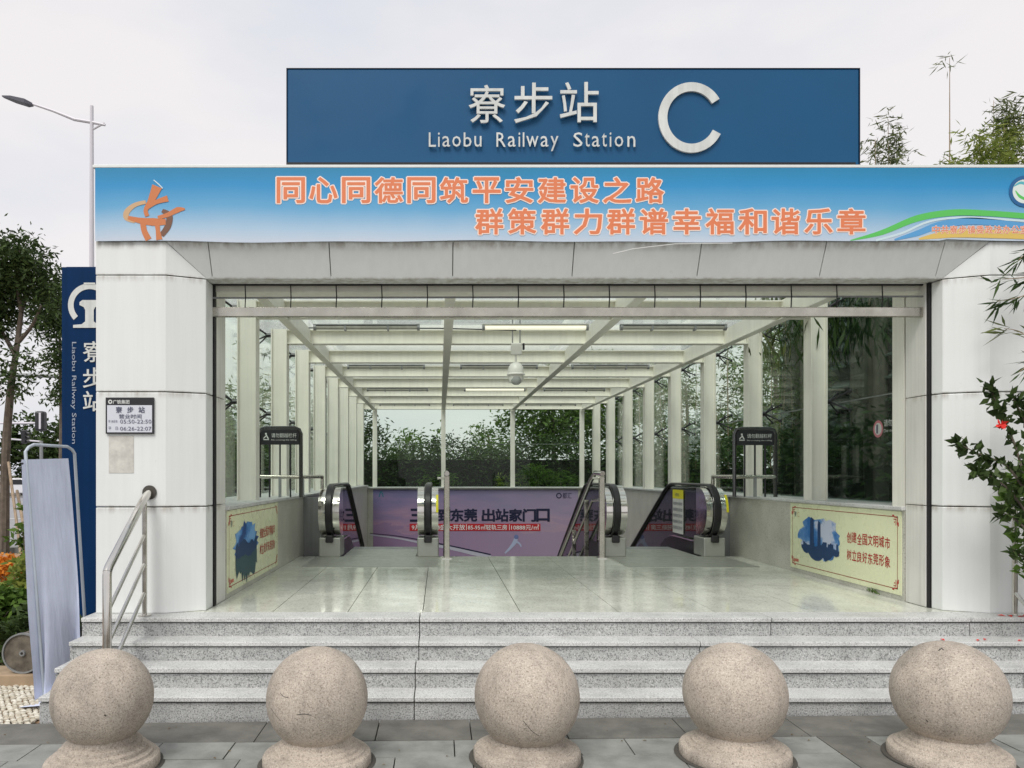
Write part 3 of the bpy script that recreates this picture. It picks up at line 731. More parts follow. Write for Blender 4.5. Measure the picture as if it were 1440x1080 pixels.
# posters on the inner low walls
pcol = weathered('poster_cream', S(232, 236, 198), .3, amt=.06, scale=2, streak=False)
pborder = mat('poster_border', S(150, 60, 40), .5); pred = mat('poster_red', S(178, 40, 36), .5)
pblue = mat('poster_blue', S(60, 120, 178), .5); pdark = mat('poster_darkblue', S(28, 62, 104), .5); pgreen = mat('poster_teal', S(50, 84, 92), .5); plight = mat('poster_paleblue', S(168, 190, 216), .5)
def poster(label, X, nrm, y0, y1, z0, z1, kind):
    U = Vector((0, 1, 0)) if nrm > 0 else Vector((0, -1, 0)); ys = y0 if nrm > 0 else y1
    t = thing('poster', (X, ys, z0), label, 'poster', 'civic posters on the low granite walls')
    w, h = y1 - y0, z1 - z0
    P = lambda u, v, l=0.0: Vector((X + nrm * (.006 + l), ys + U.y * u, z0 + v))
    obj('board', MB().box(min(X + nrm * .001, X + nrm * .006), max(X + nrm * .001, X + nrm * .006), y0, y1, z0, z1), pcol, t)
    b = MB()
    for (u0, u1, v0, v1) in ((.05, w - .05, .045, .052), (.05, w - .05, h - .052, h - .045), (.05, .057, .045, h - .045), (w - .057, w - .05, .045, h - .045)):
        b.add([P(u0, v0, .001), P(u1, v0, .001), P(u1, v1, .001), P(u0, v1, .001)], [(0, 1, 2, 3)])
    obj('border', b, pborder, t)
    for cu, su in ((.05, 1), (w - .05, -1)):
        for cv, sv in ((.045, 1), (h - .045, -1)):
            b = MB(); 
            for q in ((.0, .0, .05, .012), (.0, .0, .012, .07), (.022, .022, .06, .03), (.022, .022, .03, .08), (.04, .045, .052, .057), (-.015, .05, .0, .085), (.05, -.012, .08, .0)):
                b.add([P(cu + su * q[0], cv + sv * q[1], .0015), P(cu + su * q[2], cv + sv * q[1], .0015), P(cu + su * q[2], cv + sv * q[3], .0015), P(cu + su * q[0], cv + sv * q[3], .0015)], [(0, 1, 2, 3)])
            obj('corner_ornament', b, pred, t)
    rr = random.Random(4 if kind else 8); cu, cv = .66, h * .52
    blob = []
    for k in range(46):
        a = 2 * math.pi * k / 46; r_ = 1 + rr.uniform(-.13, .16); blob.append(P(cu + .43 * r_ * math.cos(a), cv + .21 * r_ * math.sin(a), .002))
    def skym(n0, c0, c1, c2):
        m = mat(n0, c1, .45); f = noise(m, pos(m, (1, 1, 1.2)), 4.5, 4); setcol(m, ramp(m, f, [(.38, c0), (.5, c1), (.58, c2)])); return m
    pw = skym('poster_wash', S(40, 104, 172), S(90, 140, 196), S(196, 204, 224)) if kind else skym('poster_wash_deep', S(30, 72, 130), S(70, 130, 196), S(120, 170, 220))
    obj('painted_sky', MB().add(blob, [tuple(range(46))]), pw, t)
    if kind:
        towers = ((.46, .085, .36), (.62, .07, .33)) ; 
        for u_, wd, hh in towers:
            obj('painted_tower', MB().add([P(u_, cv - .15, .003), P(u_ + wd, cv - .15, .003), P(u_ + wd * .95, cv - .17 + hh, .003), P(u_ + wd * .3, cv - .15 + hh, .003), P(u_ + .005, cv - .19 + hh, .003)], [(0, 1, 2, 3, 4)]), pdark, t)
        sk = [P(.27, cv - .09, .0035)]
        u_ = .27
        while u_ < 1.06:
            w_ = rr.uniform(.02, .045); hh = cv - .10 + rr.uniform(0, .07); sk += [P(u_, hh, .0035), P(u_ + w_, hh, .0035)]; u_ += w_
        lo = []
        for k in range(16):
            t_ = k / 15; lo.append(P(1.05 - .78 * t_, cv - .12 - .1 * math.sin(math.pi * t_) + rr.uniform(-.03, .02), .0035))
        obj('painted_skyline', MB().add(sk + lo, [tuple(range(len(sk) + len(lo)))]), pdark, t)
    else:
        for c_, lo_, hi_, m_ in ((0, -.24, .02, pdark), (1, -.32, -.1, pgreen)):
            top = [P(.26 + .8 * k / 14, cv + hi_ + rr.uniform(-.03, .04), .0025 + c_ * .001) for k in range(15)]
            bot = [P(1.06 - .8 * k / 20, cv + lo_ + .08 * abs(k / 10 - 1) + rr.uniform(-.06, .04), .0025 + c_ * .001) for k in range(21)]
            obj('painted_town', MB().add(top + bot, [tuple(range(36))]), m_, t)
    for row, s in enumerate(('创建全国文明城市', '树立良好东莞形象')):
        for i, ch in enumerate(s):
            dz = rr.uniform(-.006, .006)
            o0 = P(1.20 + i * .09, h * .53 - row * .165 + dz, 0)
            lettering('character', ch, o0, U, UZ, .078, .10, pred, t, bold=.01, lift=.002)
    lettering('mark', '寮', P(.10, h - .15, 0), U, UZ, .05, .06, pgreen, t, lift=.002); lettering('mark', '仁', P(.17, h - .15, 0), U, UZ, .05, .06, mat('mark_ochre', S(190, 150, 90), .5), t, lift=.002)
    obj('seal', MB().add([P(.09, .075, .002), P(.20, .075, .002), P(.20, .105, .002), P(.09, .105, .002)], [(0, 1, 2, 3)]), mat('seal_red', S(196, 110, 90), .5), t)
    return t
poster('cream civic poster with blue landscape painting, nearer the opening hours pillar', -1.845, 1, 6.66, 8.74, zr(-1.035), zr(-.318), 0)
poster('cream civic poster with two painted blue towers and red slogan', 3.945, -1, 6.55, 8.62, zr(-1.035), zr(-.318), 1)

# ------------------------------------------------------------------ advertisement at the far end
ad_ = thing('advert_banner', (.9, 19.68, zr(-2.7)), 'purple cloud property advertisement on the far end wall', 'advertisement')
am = mat('advert_print', (.2, .2, .4), .5)
f1 = noise(am, pos(am, (.35, 1, 1.3)), 2.6, 5)
g_ = N(am, 'ShaderNodeNewGeometry'); sxx = N(am, 'ShaderNodeSeparateXYZ'); L(am, g_.outputs['Position'], sxx.inputs[0])
m1 = N(am, 'ShaderNodeMapRange'); m1.inputs[1].default_value = zr(-.36); m1.inputs[2].default_value = zr(-2.1); L(am, sxx.outputs['Z'], m1.inputs[0])
m2 = N(am, 'ShaderNodeMath', operation='MULTIPLY_ADD'); L(am, f1, m2.inputs[0]); m2.inputs[1].default_value = .9; L(am, m1.outputs[0], m2.inputs[2])
c1 = ramp(am, m2.outputs[0], [(.2, S(58, 66, 128)), (.55, S(98, 92, 150)), (.8, S(140, 112, 160)), (1.0, S(176, 128, 160)), (1, S(150, 110, 158))])
m3 = N(am, 'ShaderNodeMapRange'); m3.inputs[1].default_value = -1.7; m3.inputs[2].default_value = 2.8; L(am, sxx.outputs['X'], m3.inputs[0])
c2 = mixc(am, m3.outputs[0], c1, mixc(am, .45, c1, S(190, 170, 190))); setcol(am, mixc(am, .24, c2, S(138, 134, 150)))
obj('sheet', MB().box(-1.70, 3.55, 19.675, 19.695, zr(-2.75), zr(-.39)), am, ad_)
navy = mat('advert_ink', S(22, 24, 60), .5)
for i, ch in enumerate('三站到东莞'):
    front_text('character', ch, 577 + i * 19, 716, 594.5 + i * 19, 733, 19.67, navy, ad_, bold=.035)
for i, ch in enumerate('出站家门口'):
    front_text('character', ch, 678 + i * 19.2, 716, 695.5 + i * 19.2, 733, 19.67, navy, ad_, bold=.035)
q0, q1 = px(576, 746.5, 19.67), px(760, 736.5, 19.67)
obj('red_bar', MB().box(q0.x, q1.x, 19.668, 19.674, q0.z, q1.z), M['red'], ad_)
adw = mat('advert_white', (.8, .78, .8), .5)
for s, x0, x1 in (('9月19日94盛大开放', 579, 654), ('85-95㎡轻轨三房', 658, 713), ('10888元/㎡', 719, 758)):
    front_text('small_text', s, x0, 737.7, x1, 745.3, 19.665, adw, ad_, bold=.012)
for x_ in (655.5, 716): 
    q0, q1 = px(x_, 745.5, 19.66), px(x_ + .8, 737.5, 19.66); obj('divider', MB().box(q0.x, q1.x, 19.664, 19.667, q0.z, q1.z), adw, ad_)
disc('logo', 786, 697, 4, navy, ad_, 19.67, 2.5, 18)
front_text('brand_text', '都汇', 791, 693, 804, 701, 19.67, navy, ad_)
ribbon('logo', [(533, 699), (536, 691), (539, 699)], 1.5, mat('logo_teal', S(40, 110, 130), .5), ad_, 19.67)
ribbon('painted_bridge', [(520, 752), (560, 757), (600, 765), (640, 772), (690, 784)], [1.5, 2, 3, 5, 6], mat('bridge_white', S(190, 186, 205), .5), ad_, 19.67)
ribbon('painted_bridge_deck', [(520, 750), (560, 754), (600, 761), (640, 769), (690, 780)], [.8, 1, 1.2, 1.8, 2], navy, ad_, 19.668)
aw = mat('painted_figure', S(176, 182, 214), .5)
ribbon('painted_figure', [(710, 778), (718, 770), (724, 762), (726, 754)], [2, 4, 6, 5], aw, ad_, 19.668)
ribbon('painted_figure', [(722, 760), (730, 764), (733, 769)], [4, 2.5, 1.5], aw, ad_, 19.667)
disc('painted_figure', 726, 755, 3.2, mat('painted_head', S(110, 120, 170), .5), ad_, 19.666)

# ------------------------------------------------------------------ escalators
def handrail_path(D0=9.86, zt=.94, r=.35):
    c = (D0 + r, zt - r); P = [(D0 + r + .12, zt - 2 * r - .0)]
    P += [(c[0] - r * math.sin(math.pi * k / 12), c[1] - r * math.cos(math.pi * k / 12)) for k in range(13)]
    P += [(11.75, zt), (11.95, zt - .03), (12.15, zt - .11)]
    P += [(17.6, zt - .11 - 5.45 * .52)]
    return P
def escalator(X0, X1, label):
    t = thing('escalator', ((X0 + X1) / 2, 10.1, FL), label, 'escalator', 'escalators at the back of the hall')
    for X in (X0, X1):
        out_ = -1 if X == X0 else 1
        path = [(X, d, FL + z) for d, z in handrail_path()]
        # newel drum of bent steel
        n = 20; r = .315; c = (9.86 + .35, FL + .59); b = MB(); pr = []
        for k in range(n + 1):
            a = math.pi * k / n; pr.append((c[0] - r * math.sin(a), c[1] - r * math.cos(a)))
        pr += [(c[0] + .10, c[1] + r), (c[0] + .10, c[1] - r)]
        b.prism([(X - .135, p[0], p[1]) for p in pr], (.085, 0, 0), smooth=True); b.prism([(X + .05, p[0], p[1]) for p in pr], (.085, 0, 0), smooth=True)
        dr_ = obj('newel', b, M['chrome'], t)
        b = MB().prism([(X - .049, p[0] + .012, p[1]) for p in pr], (.098, 0, 0)); obj('newel_core', b, M['blackmetal'], t)
        b = MB()
        P = [Vector(p) for p in path]; prof = [(-.045, 0), (-.045, .02), (-.03, .034), (.03, .034), (.045, .02), (.045, 0)]
        vs = []
        for i, p in enumerate(P):
            d = (P[min(i + 1, len(P) - 1)] - P[max(i - 1, 0)]).normalized(); nrm = Vector((0, -d.z, d.y))
            if nrm.dot(p - Vector((X, c[0] + .3, c[1] - .0))) < 0 and i < 14: nrm = -nrm
            if i >= 14 and nrm.z < 0: nrm = -nrm
            vs += [p + Vector((u, 0, 0)) + nrm * (v - .018) for u, v in prof]
        m_ = 6
        fs = [(i * m_ + k, i * m_ + (k + 1) % m_, (i + 1) * m_ + (k + 1) % m_, (i + 1) * m_ + k) for i in range(len(P) - 1) for k in range(m_)]
        obj('handrail', b.add(vs, fs, True), M['rubber'], t)
        obj('base', MB().box(X - .14, X + .14, 9.99, 10.4, FL + .002, FL + .255), M['plate'], t, bevel=.015)
        obj('grommet', MB().box(X - .05, X + .05, 9.95, 10.0, FL + .19, FL + .29), M['rubber'], t, bevel=.015)
        g = [(10.36, .1), (10.36, .915), (11.75, .915), (11.95, .89), (12.15, .80), (17.6, .80 - 2.83), (17.6, -.02 - 2.83), (12.1, .0), (11.7, .1)]
        obj('glass_panel', MB().prism([(X - .006, a, FL + z) for a, z in g], (.012, 0, 0)), M['escglass'], t)
        sk = [(10.4, -.3), (10.4, .15), (11.6, .15), (12.05, .07), (17.6, .07 - 2.88), (17.6, -.5 - 2.88), (12.0, -.5)]
        xi = X + .03 if out_ < 0 else X - .05
        obj('skirt', MB().prism([(xi, a, FL + z) for a, z in sk], (.02, 0, 0)), M['blackmetal'], t)
        dk = [(10.42, .151), (10.7, .17), (11.5, .17), (11.75, .151)]
        obj('deck_trim', MB().prism([(xi - .02, a, FL + z) for a, z in dk], (.06, 0, 0)), M['chrome'], t)
    a, b = X0 + .16, X1 - .16
    for i in range(9):
        obj('step', MB().box(a, b, 11.1 + i * .4, 11.5 + i * .4, FL - .05 - i * .208 - .2, FL - .004 - i * .208), M['greymetal'], t)
    obj('comb_plate', MB().box(a, b, 10.13, 11.09, FL - .1, FL - .002), M['plate'], t)
    return t
e1_ = escalator(-1.43, -.15, 'escalator with black handrails nearer the blue landscape poster')
e2_ = escalator(2.29, 3.58, 'escalator with notice sheet on its glass, nearer the two tower poster')
# steel threshold plates let into the floor
for x0, x1, lb in ((-1.6, -.02, 'brushed steel floor plate before the escalator beside the landscape poster'), (2.2, 3.72, 'brushed steel floor plate before the escalator with the notice sheet')):
    pm_ = obj('floor_plate', MB().box(x0, x1, 8.92, 10.05, FL - .01, FL + .006), M['plate'])
    tag(pm_, lb, 'floor plate', 'steel plates before the escalators')
# stickers
def sticker(name, lb, x0, x1, y, z0, z1, m, cat='sticker', group=None):
    return tag(obj(name, MB().box(x0, x1, y - .002, y, z0, z1), m), lb, cat, group)
nt_ = thing('notice_sheet', (3.57, 11, FL + .3), 'white notice sheet with yellow header stuck on the escalator glass', 'notice')
xs_ = 3.562
obj('paper', MB().box(xs_ - .003, xs_, 11.22, 11.72, FL + .20, FL + .715), M['paper'], nt_)
obj('header', MB().box(xs_ - .003, xs_, 11.22, 11.72, FL + .716, FL + .85), M['yellow'], nt_)
for r_ in range(5):
    lettering('text_line', '请站稳扶好注意安全', (xs_ - .004, 11.69, FL + .62 - r_ * .09), (0, -1, 0), UZ, .44, .05, ink, nt_, lift=.001)
lettering('text_line', '须知', (xs_ - .004, 11.6, FL + .75), (0, -1, 0), UZ, .2, .05, ink, nt_, lift=.001)
for X, lb in ((-.045, 'yellow strip sticker on the newel beside the slim steel stair post'), (3.70, 'yellow strip sticker on the newel nearest the two tower poster')):
    tag(obj('warning_sticker', MB().prism([(X, 9.86 + .35 - .318 * math.sin(math.pi * k / 20), FL + .59 - .318 * math.cos(math.pi * k / 20)) for k in range(10, 16)] +
        [(X, 9.86 + .35 - .316 * math.sin(math.pi * k / 20), FL + .59 - .316 * math.cos(math.pi * k / 20)) for k in range(15, 9, -1)], (.03, 0, 0)), M['yellow']), lb, 'sticker', 'yellow newel stickers')

# stair handrails between the escalators
def stair_rail(X, label, s_):
    t = thing('stair_handrail', (X, 10.0, FL), label, 'handrail', 'steel handrails of the middle stair')
    obj('post', MB().box(X - .035, X + .035, 9.86, 9.93, FL, FL + 1.06), M['chrome2'], t, bevel=.008)
    obj('base_flange', MB().box(X - .06, X + .06, 9.83, 9.96, FL, FL + .012), M['chrome'], t)
    obj('rail', MB().tube([(X, 9.83, FL + 1.09), (X, 10.3, FL + 1.1), (X, 10.6, FL + 1.0), (X, 15.0, FL + 1.0 - 2.2)], .032, 12), M['chrome'], t)
    obj('rail', MB().tube([(X, 10.0, FL + .75), (X, 10.5, FL + .72), (X, 15.0, FL + .72 - 2.25)], .02, 10), M['chrome'], t)
    obj('bracket', MB().tube([(X, 9.9, FL + 1.03), (X - s_ * .12, 9.9, FL + 1.03)], .014, 8), M['chrome'], t)
    for k, D in enumerate((10.9, 11.9)):
        z = FL - (D - 10.13) * .5
        obj('post', MB().box(X - .03, X + .03, D, D + .06, z, z + 1.1), M['chrome2'], t, bevel=.006)
    return t
stair_rail(.095, 'steel stair handrail beside the newel with yellow strip, in front of the advertisement', 1)
stair_rail(2.09, 'steel stair handrail beside the plain newel of the escalator with notice sheet', 1)

# barrier signs above the copings
def barrier(x0, x1, D, label, inner, flip):
    t = thing('barrier_sign', ((x0 + x1) / 2, D, CT), label, 'barrier', 'black barrier frames on the copings')
    z1 = zr(.555); zm = zr(-.03)
    fr = [(x0, D, CT), (x0, D, z1 - .07), (x0 + .02, D, z1 - .02), (x0 + .07, D, z1), (x1 - .07, D, z1), (x1 - .02, D, z1 - .02), (x1, D, z1 - .07), (x1, D, CT)]
    obj('frame', MB().tube(fr, .024, 8), M['darksteel'], t)
    obj('board', MB().box(x0 + .025, x1 - .025, D - .012, D + .012, z1 - .20, z1 - .02), M['blackmetal'], t, bevel=.004)
    w_ = x1 - x0
    for k in (1, 2, 3):
        X = x0 + w_ * k / 4; obj('bar', MB().tube([(X, D, CT), (X, D, z1 - .2)], .011, 6), M['blackmetal'], t)
    lettering('text', '请勿翻越栏杆', (x0 + .15, D - .013, z1 - .115), UX, UZ, w_ - .20, .052, M['white'], t, lift=.002)
    lettering('text', 'No crossing the railing', (x0 + .15, D - .013, z1 - .155), UX, UZ, w_ - .20, .02, M['white'], t, lift=.002)
    ribb = MB(); cx = x0 + .085; cz = z1 - .11
    ribb.add([(cx - .03, D - .015, cz - .035), (cx + .035, D - .015, cz - .035), (cx + .035, D - .015, cz - .025), (cx - .03, D - .015, cz - .025)], [(0, 1, 2, 3)])
    ribb.add([(cx - .01, D - .015, cz + .05), (cx + .01, D - .015, cz + .05), (cx + .01, D - .015, cz + .03), (cx - .01, D - .015, cz + .03)], [(0, 1, 2, 3)])
    ribb.add([(cx - .005, D - .015, cz + .028), (cx + .01, D - .015, cz + .028), (cx + .035, D - .015, cz - .02), (cx + .02, D - .015, cz - .02)], [(0, 1, 2, 3)])
    ribb.add([(cx - .002, D - .016, cz + .02), (cx + .004, D - .016, cz + .01), (cx - .025, D - .016, cz - .02), (cx - .035, D - .016, cz - .015)], [(0, 1, 2, 3)])
    obj('pictogram', ribb, M['white'], t)
    ex = inner
    obj('rail', MB().tube([(x1 if not flip else x0, D, zm), (x0 if not flip else x1, D, zm), (ex, 10.2, zm), (ex, 10.2, zm - .03), (ex, 10.2, CT - .15)], .024, 10), M['chrome2'], t)
    for k, (X, Y) in enumerate(((ex + (.22 if not flip else -.22), 10.0), ((x0 + x1) / 2, D - .02))):
        obj('rail_post', MB().box(X - .015, X + .015, Y, Y + .03, CT, zm), M['greymetal'], t)
    return t
barrier(3.59, 4.09, 9.35, 'black barrier frame with climbing warning, on the wall of the two tower poster', 3.63, False)
barrier(-2.16, -1.66, 9.20, 'black barrier frame with climbing warning, on the wall of the landscape poster', -1.56, True)

# glass warning transfer
gs = thing('glass_sticker', (4.12, 7.4, zr(.5)), 'white and red warning transfer on the glass beside the pillar', 'sticker')
Dg = 7.2; xg = 4.352
rg = MB(); rw = MB()
for nm, r0_, r1_, m_ in (('ring', .06, .085, mat('sticker_pale_red', S(196, 120, 130), .5)), ('disc', 0, .06, M['white'])):
    b = MB(); v = []
    for k in range(28):
        c_, s_ = math.cos(2 * math.pi * k / 28), math.sin(2 * math.pi * k / 28)
        v += [(xg, 7.62 + r0_ * c_, zr(.45) + r0_ * s_), (xg, 7.62 + r1_ * c_, zr(.45) + r1_ * s_)]
    obj(nm, b.add(v, [(2 * k, 2 * k + 1, (2 * k + 3) % 56, (2 * k + 2) % 56) for k in range(28)]), m_, gs)
obj('figure', MB().box(xg - .002, xg - .001, 7.62, 7.65, zr(.405), zr(.495)), ink, gs)
lettering('text', '请勿依靠', (xg, 7.52, zr(.465)), (0, -1, 0), UZ, .29, .07, M['white'], gs)
lettering('text', 'Do not lean', (xg, 7.52, zr(.41)), (0, -1, 0), UZ, .30, .03, M['white'], gs)

# ------------------------------------------------------------------ ceiling lamps and camera
rows = (8.97, 12.27, 15.56, 18.85)
names = {-.80: 'over the landscape poster side', 1.0: 'in the middle bay', 2.78: 'on the two tower poster side'}
order = ('nearest', 'second', 'third', 'farthest')
for j, D in enumerate(rows):
    for X in (-.80, 1.0, 2.78):
        lit = (X == 1.0 and j in (0, 2))
        t = thing('ceiling_light', (X + (.12 if lit else -.05), D, zr(1.735)), '%s tube lamp %s, %s row from the entrance' % ('lit' if lit else 'unlit', names[X], order[j]), 'light', 'tube lamps under the glass roof')
        z = zr(1.735); xo = t.location.x; hl = .62
        obj('tray', MB().box(xo - hl, xo + hl, D - .035, D + .035, z, z + .018), M['lamp_off'] if lit else M['greymetal'], t, bevel=.004)
        obj('diffuser', MB().tube([(xo - hl + .03, D, z - .02), (xo + hl - .03, D, z - .018)], .026, 12), M['lamp_on'] if lit else M['lamp_off'], t)
        for s_ in (-1, 1): obj('end_cap', MB().tube([(xo + s_ * hl, D, z - .02), (xo + s_ * (hl - .03), D, z - .02)], .037, 10), M['greymetal'], t)
        for q in (() if lit else (-.25, .25)): obj('clip', MB().box(xo + q - .01, xo + q + .01, D - .04, D + .04, z - .058, z - .003), M['greymetal'], t)
cam_x = .92; Dc = 9.2
cc = thing('security_camera', (cam_x, Dc, zr(1.0)), 'white dome security camera hanging from the roof by a bracket', 'camera')
for s_ in (-1, 1): obj('hanger', MB().tube([(cam_x + s_ * .045, Dc, zr(1.86)), (cam_x + s_ * .045, Dc, zr(1.56))], .008, 6), M['greymetal'], cc)
obj('bracket', MB().box(cam_x - .065, cam_x + .065, Dc - .03, Dc + .03, zr(1.43), zr(1.57)), M['camwhite'], cc, bevel=.01)
obj('adaptor', MB().box(cam_x + .075, cam_x + .10, Dc - .02, Dc + .02, zr(1.49), zr(1.57)), M['blackmetal'], cc, bevel=.008)
obj('stem', MB().tube([(cam_x - .005, Dc, zr(1.43)), (cam_x - .005, Dc, zr(1.335))], .014, 8), M['camwhite'], cc)
zc = zr(1.20)
obj('housing', MB().lathe([(.0, .14), (.03, .138), (.06, .125), (.085, .09), (.095, .05), (.098, .01), (.108, .0), (.108, -.012), (.0, -.012)], (cam_x - .005, Dc, zc), 28), M['camwhite'], cc)
obj('yoke', MB().lathe([(.0, -.013), (.088, -.013), (.09, -.06), (.075, -.10), (.0, -.12)], (cam_x - .005, Dc, zc), 24), M['camwhite'], cc)
obj('lens_dome', MB().lathe([(.0, -.135), (.03, -.13), (.055, -.11), (.066, -.08), (.06, -.04)], (cam_x - .005, Dc - .035, zc), 20), mat('dome_glass', (.35, .37, .36), .1), cc)
tag(obj('cable', MB().tube([(-1.55, 9.1, zr(1.735)), (0, 9.1, zr(1.73)), (cam_x, Dc, zr(1.725))], .007, 6), M['black']), 'black cable strung under the roof to the security camera', 'cable')

# ------------------------------------------------------------------ outer handrails of the steps
def step_rail(X, sgn, label, Dw):
    t = thing('step_handrail', (X, 5.2, .14), label, 'handrail', 'stainless handrails of the entrance steps')
    zf, zb = zr(-.66), zr(-.18)
    Yf, Yb = 5.20, 5.86
    obj('front_post', MB().tube([(X, Yf, .14), (X, Yf, zf - .02), (X, Yf + .012, zf + .01)], .030, 14), M['chrome'], t)
    obj('rear_post', MB().tube([(X, Yb, FL), (X, Yb, zb - .03)], .019, 12), M['chrome'], t)
    obj('rear_flange', MB().lathe([(0, 0), (.05, 0), (.05, .01), (.03, .014), (0, .014)], (X, Yb, FL + .001), 16), M['chrome'], t)
    obj('top_rail', MB().tube([(X, Yf + .0, zf - .005), (X, Yf + .03, zf + .03), (X, Yb - .03, zb - .02), (X, Yb + .05, zb + .02), (X, 5.96, zb + .04)], .030, 14), M['chrome'], t)
    sl = (zb - zf) / (Yb - Yf)
    for dz in (.28, .50, .72):
        z_b = zb - dz
        z_f = z_b - sl * (Yb - Yf) 
        obj('lower_rail', MB().tube([(X, Yb, z_b), (X, Yf, max(z_f, zf - dz))], .014, 10), M['chrome'], t)
    obj('wall_rosette', MB().lathe([(0, 0), (.055, 0), (.055, -.008), (.03, -.012), (0, -.012)], (X, 5.962, zb + .04), 18, 'Y'), M['gap'], t)
    return t
step_rail(-2.25, -1, 'stainless handrail on the steps below the opening hours plate', 0)
step_rail(4.39, 1, 'stainless handrail on the steps under the red flowering shrub', 0)

# ------------------------------------------------------------------ stone ball bollards
bl = ((-1.915, 4.37, .274, .392, 'cleanest'), (-.70, 4.40, .288, .372, ''), (.505, 4.44, .302, .356, ''), (1.705, 4.44, .288, .360, ''), (2.89, 4.36, .293, .372, ''))
blab = ('stone ball bollard in front of the steel handrail, nearest the canvas sign', 'stone ball bollard second from the canvas sign, with a scratched side',
        'central stone ball bollard, with a dark crack low on its front', 'stone ball bollard beside the dark paver strip, rough and finely speckled',
        'largest looking stone ball bollard, standing past the dark paver strip')
for i, (X, D, r, hc, _) in enumerate(bl):
    t = thing('ball_bollard', (X, D, gz(X)), blab[i], 'bollard', 'stone ball bollards in front of the steps')
    rb_ = .302
    rn = .65 * r; zn = hc - math.sqrt(r * r - rn * rn); dn = zn - .068
    pf = [(0, -.02), (rb_, -.02), (rb_ + .006, .008), (rb_ + .006, .048), (rb_ - .002, .060), (rb_ - .016, .064), (.274, .068), (.270, .068 + .14 * dn), (.244, .068 + .20 * dn), (.240, .068 + .38 * dn), (.216, .068 + .46 * dn), (.212, .068 + .64 * dn), (rn + .006, .068 + .74 * dn), (rn, zn), (rn - .02, zn + .004), (0, zn)]
    obj('base', MB().lathe(pf, (X, D, gz(X)), 56), M['ball'], t)
    bm = bmesh.new(); bmesh.ops.create_uvsphere(bm, u_segments=64, v_segments=40, radius=r)
    rr = random.Random(i)
    for v in bm.verts:
        n_ = math.sin(v.co.x * 14 + i * 3) * math.cos(v.co.y * 11 + i) * math.sin(v.co.z * 13 + i * 2)
        v.co *= 1 + .004 * n_
        v.co.z += hc
    me = bpy.data.meshes.new('ball'); bm.to_mesh(me); bm.free()
    for p in me.polygons: p.use_smooth = True
    link_mesh('ball', me, M['ball'], t)
    obj('contact_shadow_ring', MB().lathe([(rb_ + .012, -.002), (rb_ + .034, .0015), (rb_ + .03, .003), (rb_ + .008, .004)], (X, D, gz(X) + .001), 40), M['gap'], t)  # dark ring laid round the base as a painted contact shadow

# cracks and scratches on three of the balls, laid on their surface
def scratch(i, pts, r_, name='crack'):
    X, D, r, hc, _ = bl[i]; C = Vector((X, D, gz(X) + hc)); O = Vector((0, 0, EYE)); out = []
    for p in smooth_pts(pts, 3):
        d = (px(p.x, p.y, D) - O).normalized(); oc = O - C; b_ = d.dot(oc); q = b_ * b_ - (oc.dot(oc) - r * r)
        if q > 0: out.append(O + d * (-b_ - math.sqrt(q)))
    own = [o for o in bpy.data.objects if o.get('category') == 'bollard'][i]
    if len(out) > 1: obj(name, MB().tube(out, r_, 5), M['gap'], own)
bpy.context.view_layer.update()
scratch(2, [(735, 1013), (742, 1021), (749, 1029), (758, 1035)], .0013)
scratch(1, [(394, 974), (398, 979), (405, 981)], .0016, 'chip'); scratch(1, [(381, 996), (388, 1006), (395, 1014)], .0012, 'scratch')
scratch(1, [(418, 1005), (428, 1004), (438, 1006)], .002, 'scratch')
scratch(4, [(1320, 915), (1324, 912), (1327, 914)], .003, 'chip'); scratch(4, [(1302, 1012), (1305, 1015)], .003, 'chip')
scratch(0, [(147, 1005), (149, 1007)], .0035, 'chip')

# ------------------------------------------------------------------ totem sign beside the pillar
DT = 7.0
tt = thing('totem_sign', (-3.2, 7.2, -.1), 'tall navy blue station totem with white railway emblem beside the pillar', 'sign')
q0, q1 = px(93, 900, DT), px(165, 375, DT)
obj('face_panel', MB().box(q0.x, q1.x, DT, DT + .3, -.1, q1.z), M['navy'], tt, bevel=.004)
p0 = px(86, 900, DT)
obj('side_strip', MB().box(p0.x, q0.x - .002, DT + .01, DT + .29, -.1, q1.z), M['navy'], tt, bevel=.004)
DTf = DT - .004
v = []; n = 40
for k in range(n + 1):
    a = R(-43) + R(266) * k / n
    for r_ in (22.5, 30.5): v.append(px(126 + r_ * math.cos(a), 429 - r_ * math.sin(a), DTf))
obj('emblem_ring', MB().add(v, [(2 * k, 2 * k + 1, 2 * k + 3, 2 * k + 2) for k in range(n)]), M['white'], tt)
def poly(name, pts, m, parent, D): return obj(name, MB().prism([px(x_, y_, D) for x_, y_ in pts], (0, -.003, 0)), m, parent)
poly('emblem_rail', [(112, 425), (112, 429), (118, 432), (120, 436), (120, 452), (115, 456), (103, 457), (103, 461), (149, 461), (149, 457), (137, 456), (132, 452), (132, 436), (134, 432), (140, 429), (140, 425), (136, 422), (116, 422)], M['white'], tt, DTf)
poly('emblem_cap', [(118, 400), (118, 397.5), (134, 397.5), (134, 400)], M['white'], tt, DTf)
for ch, y0, y1 in (('寮', 480, 509), ('步', 517, 545), ('站', 550, 578)):
    front_text('letter', ch, 117, y0, 147, y1, DTf - .002, M['white'], tt, bold=.008)
pt = px(99.5, 481, DTf); pe = px(107.5, 624, DTf)
lettering('small_text', 'Liaobu Railway Station', (pt.x, DTf, pt.z), (0, 0, -1), (1, 0, 0), pt.z - pe.z, pe.x - pt.x, weathered('grey_letter', (.42, .48, .58), .5), tt)

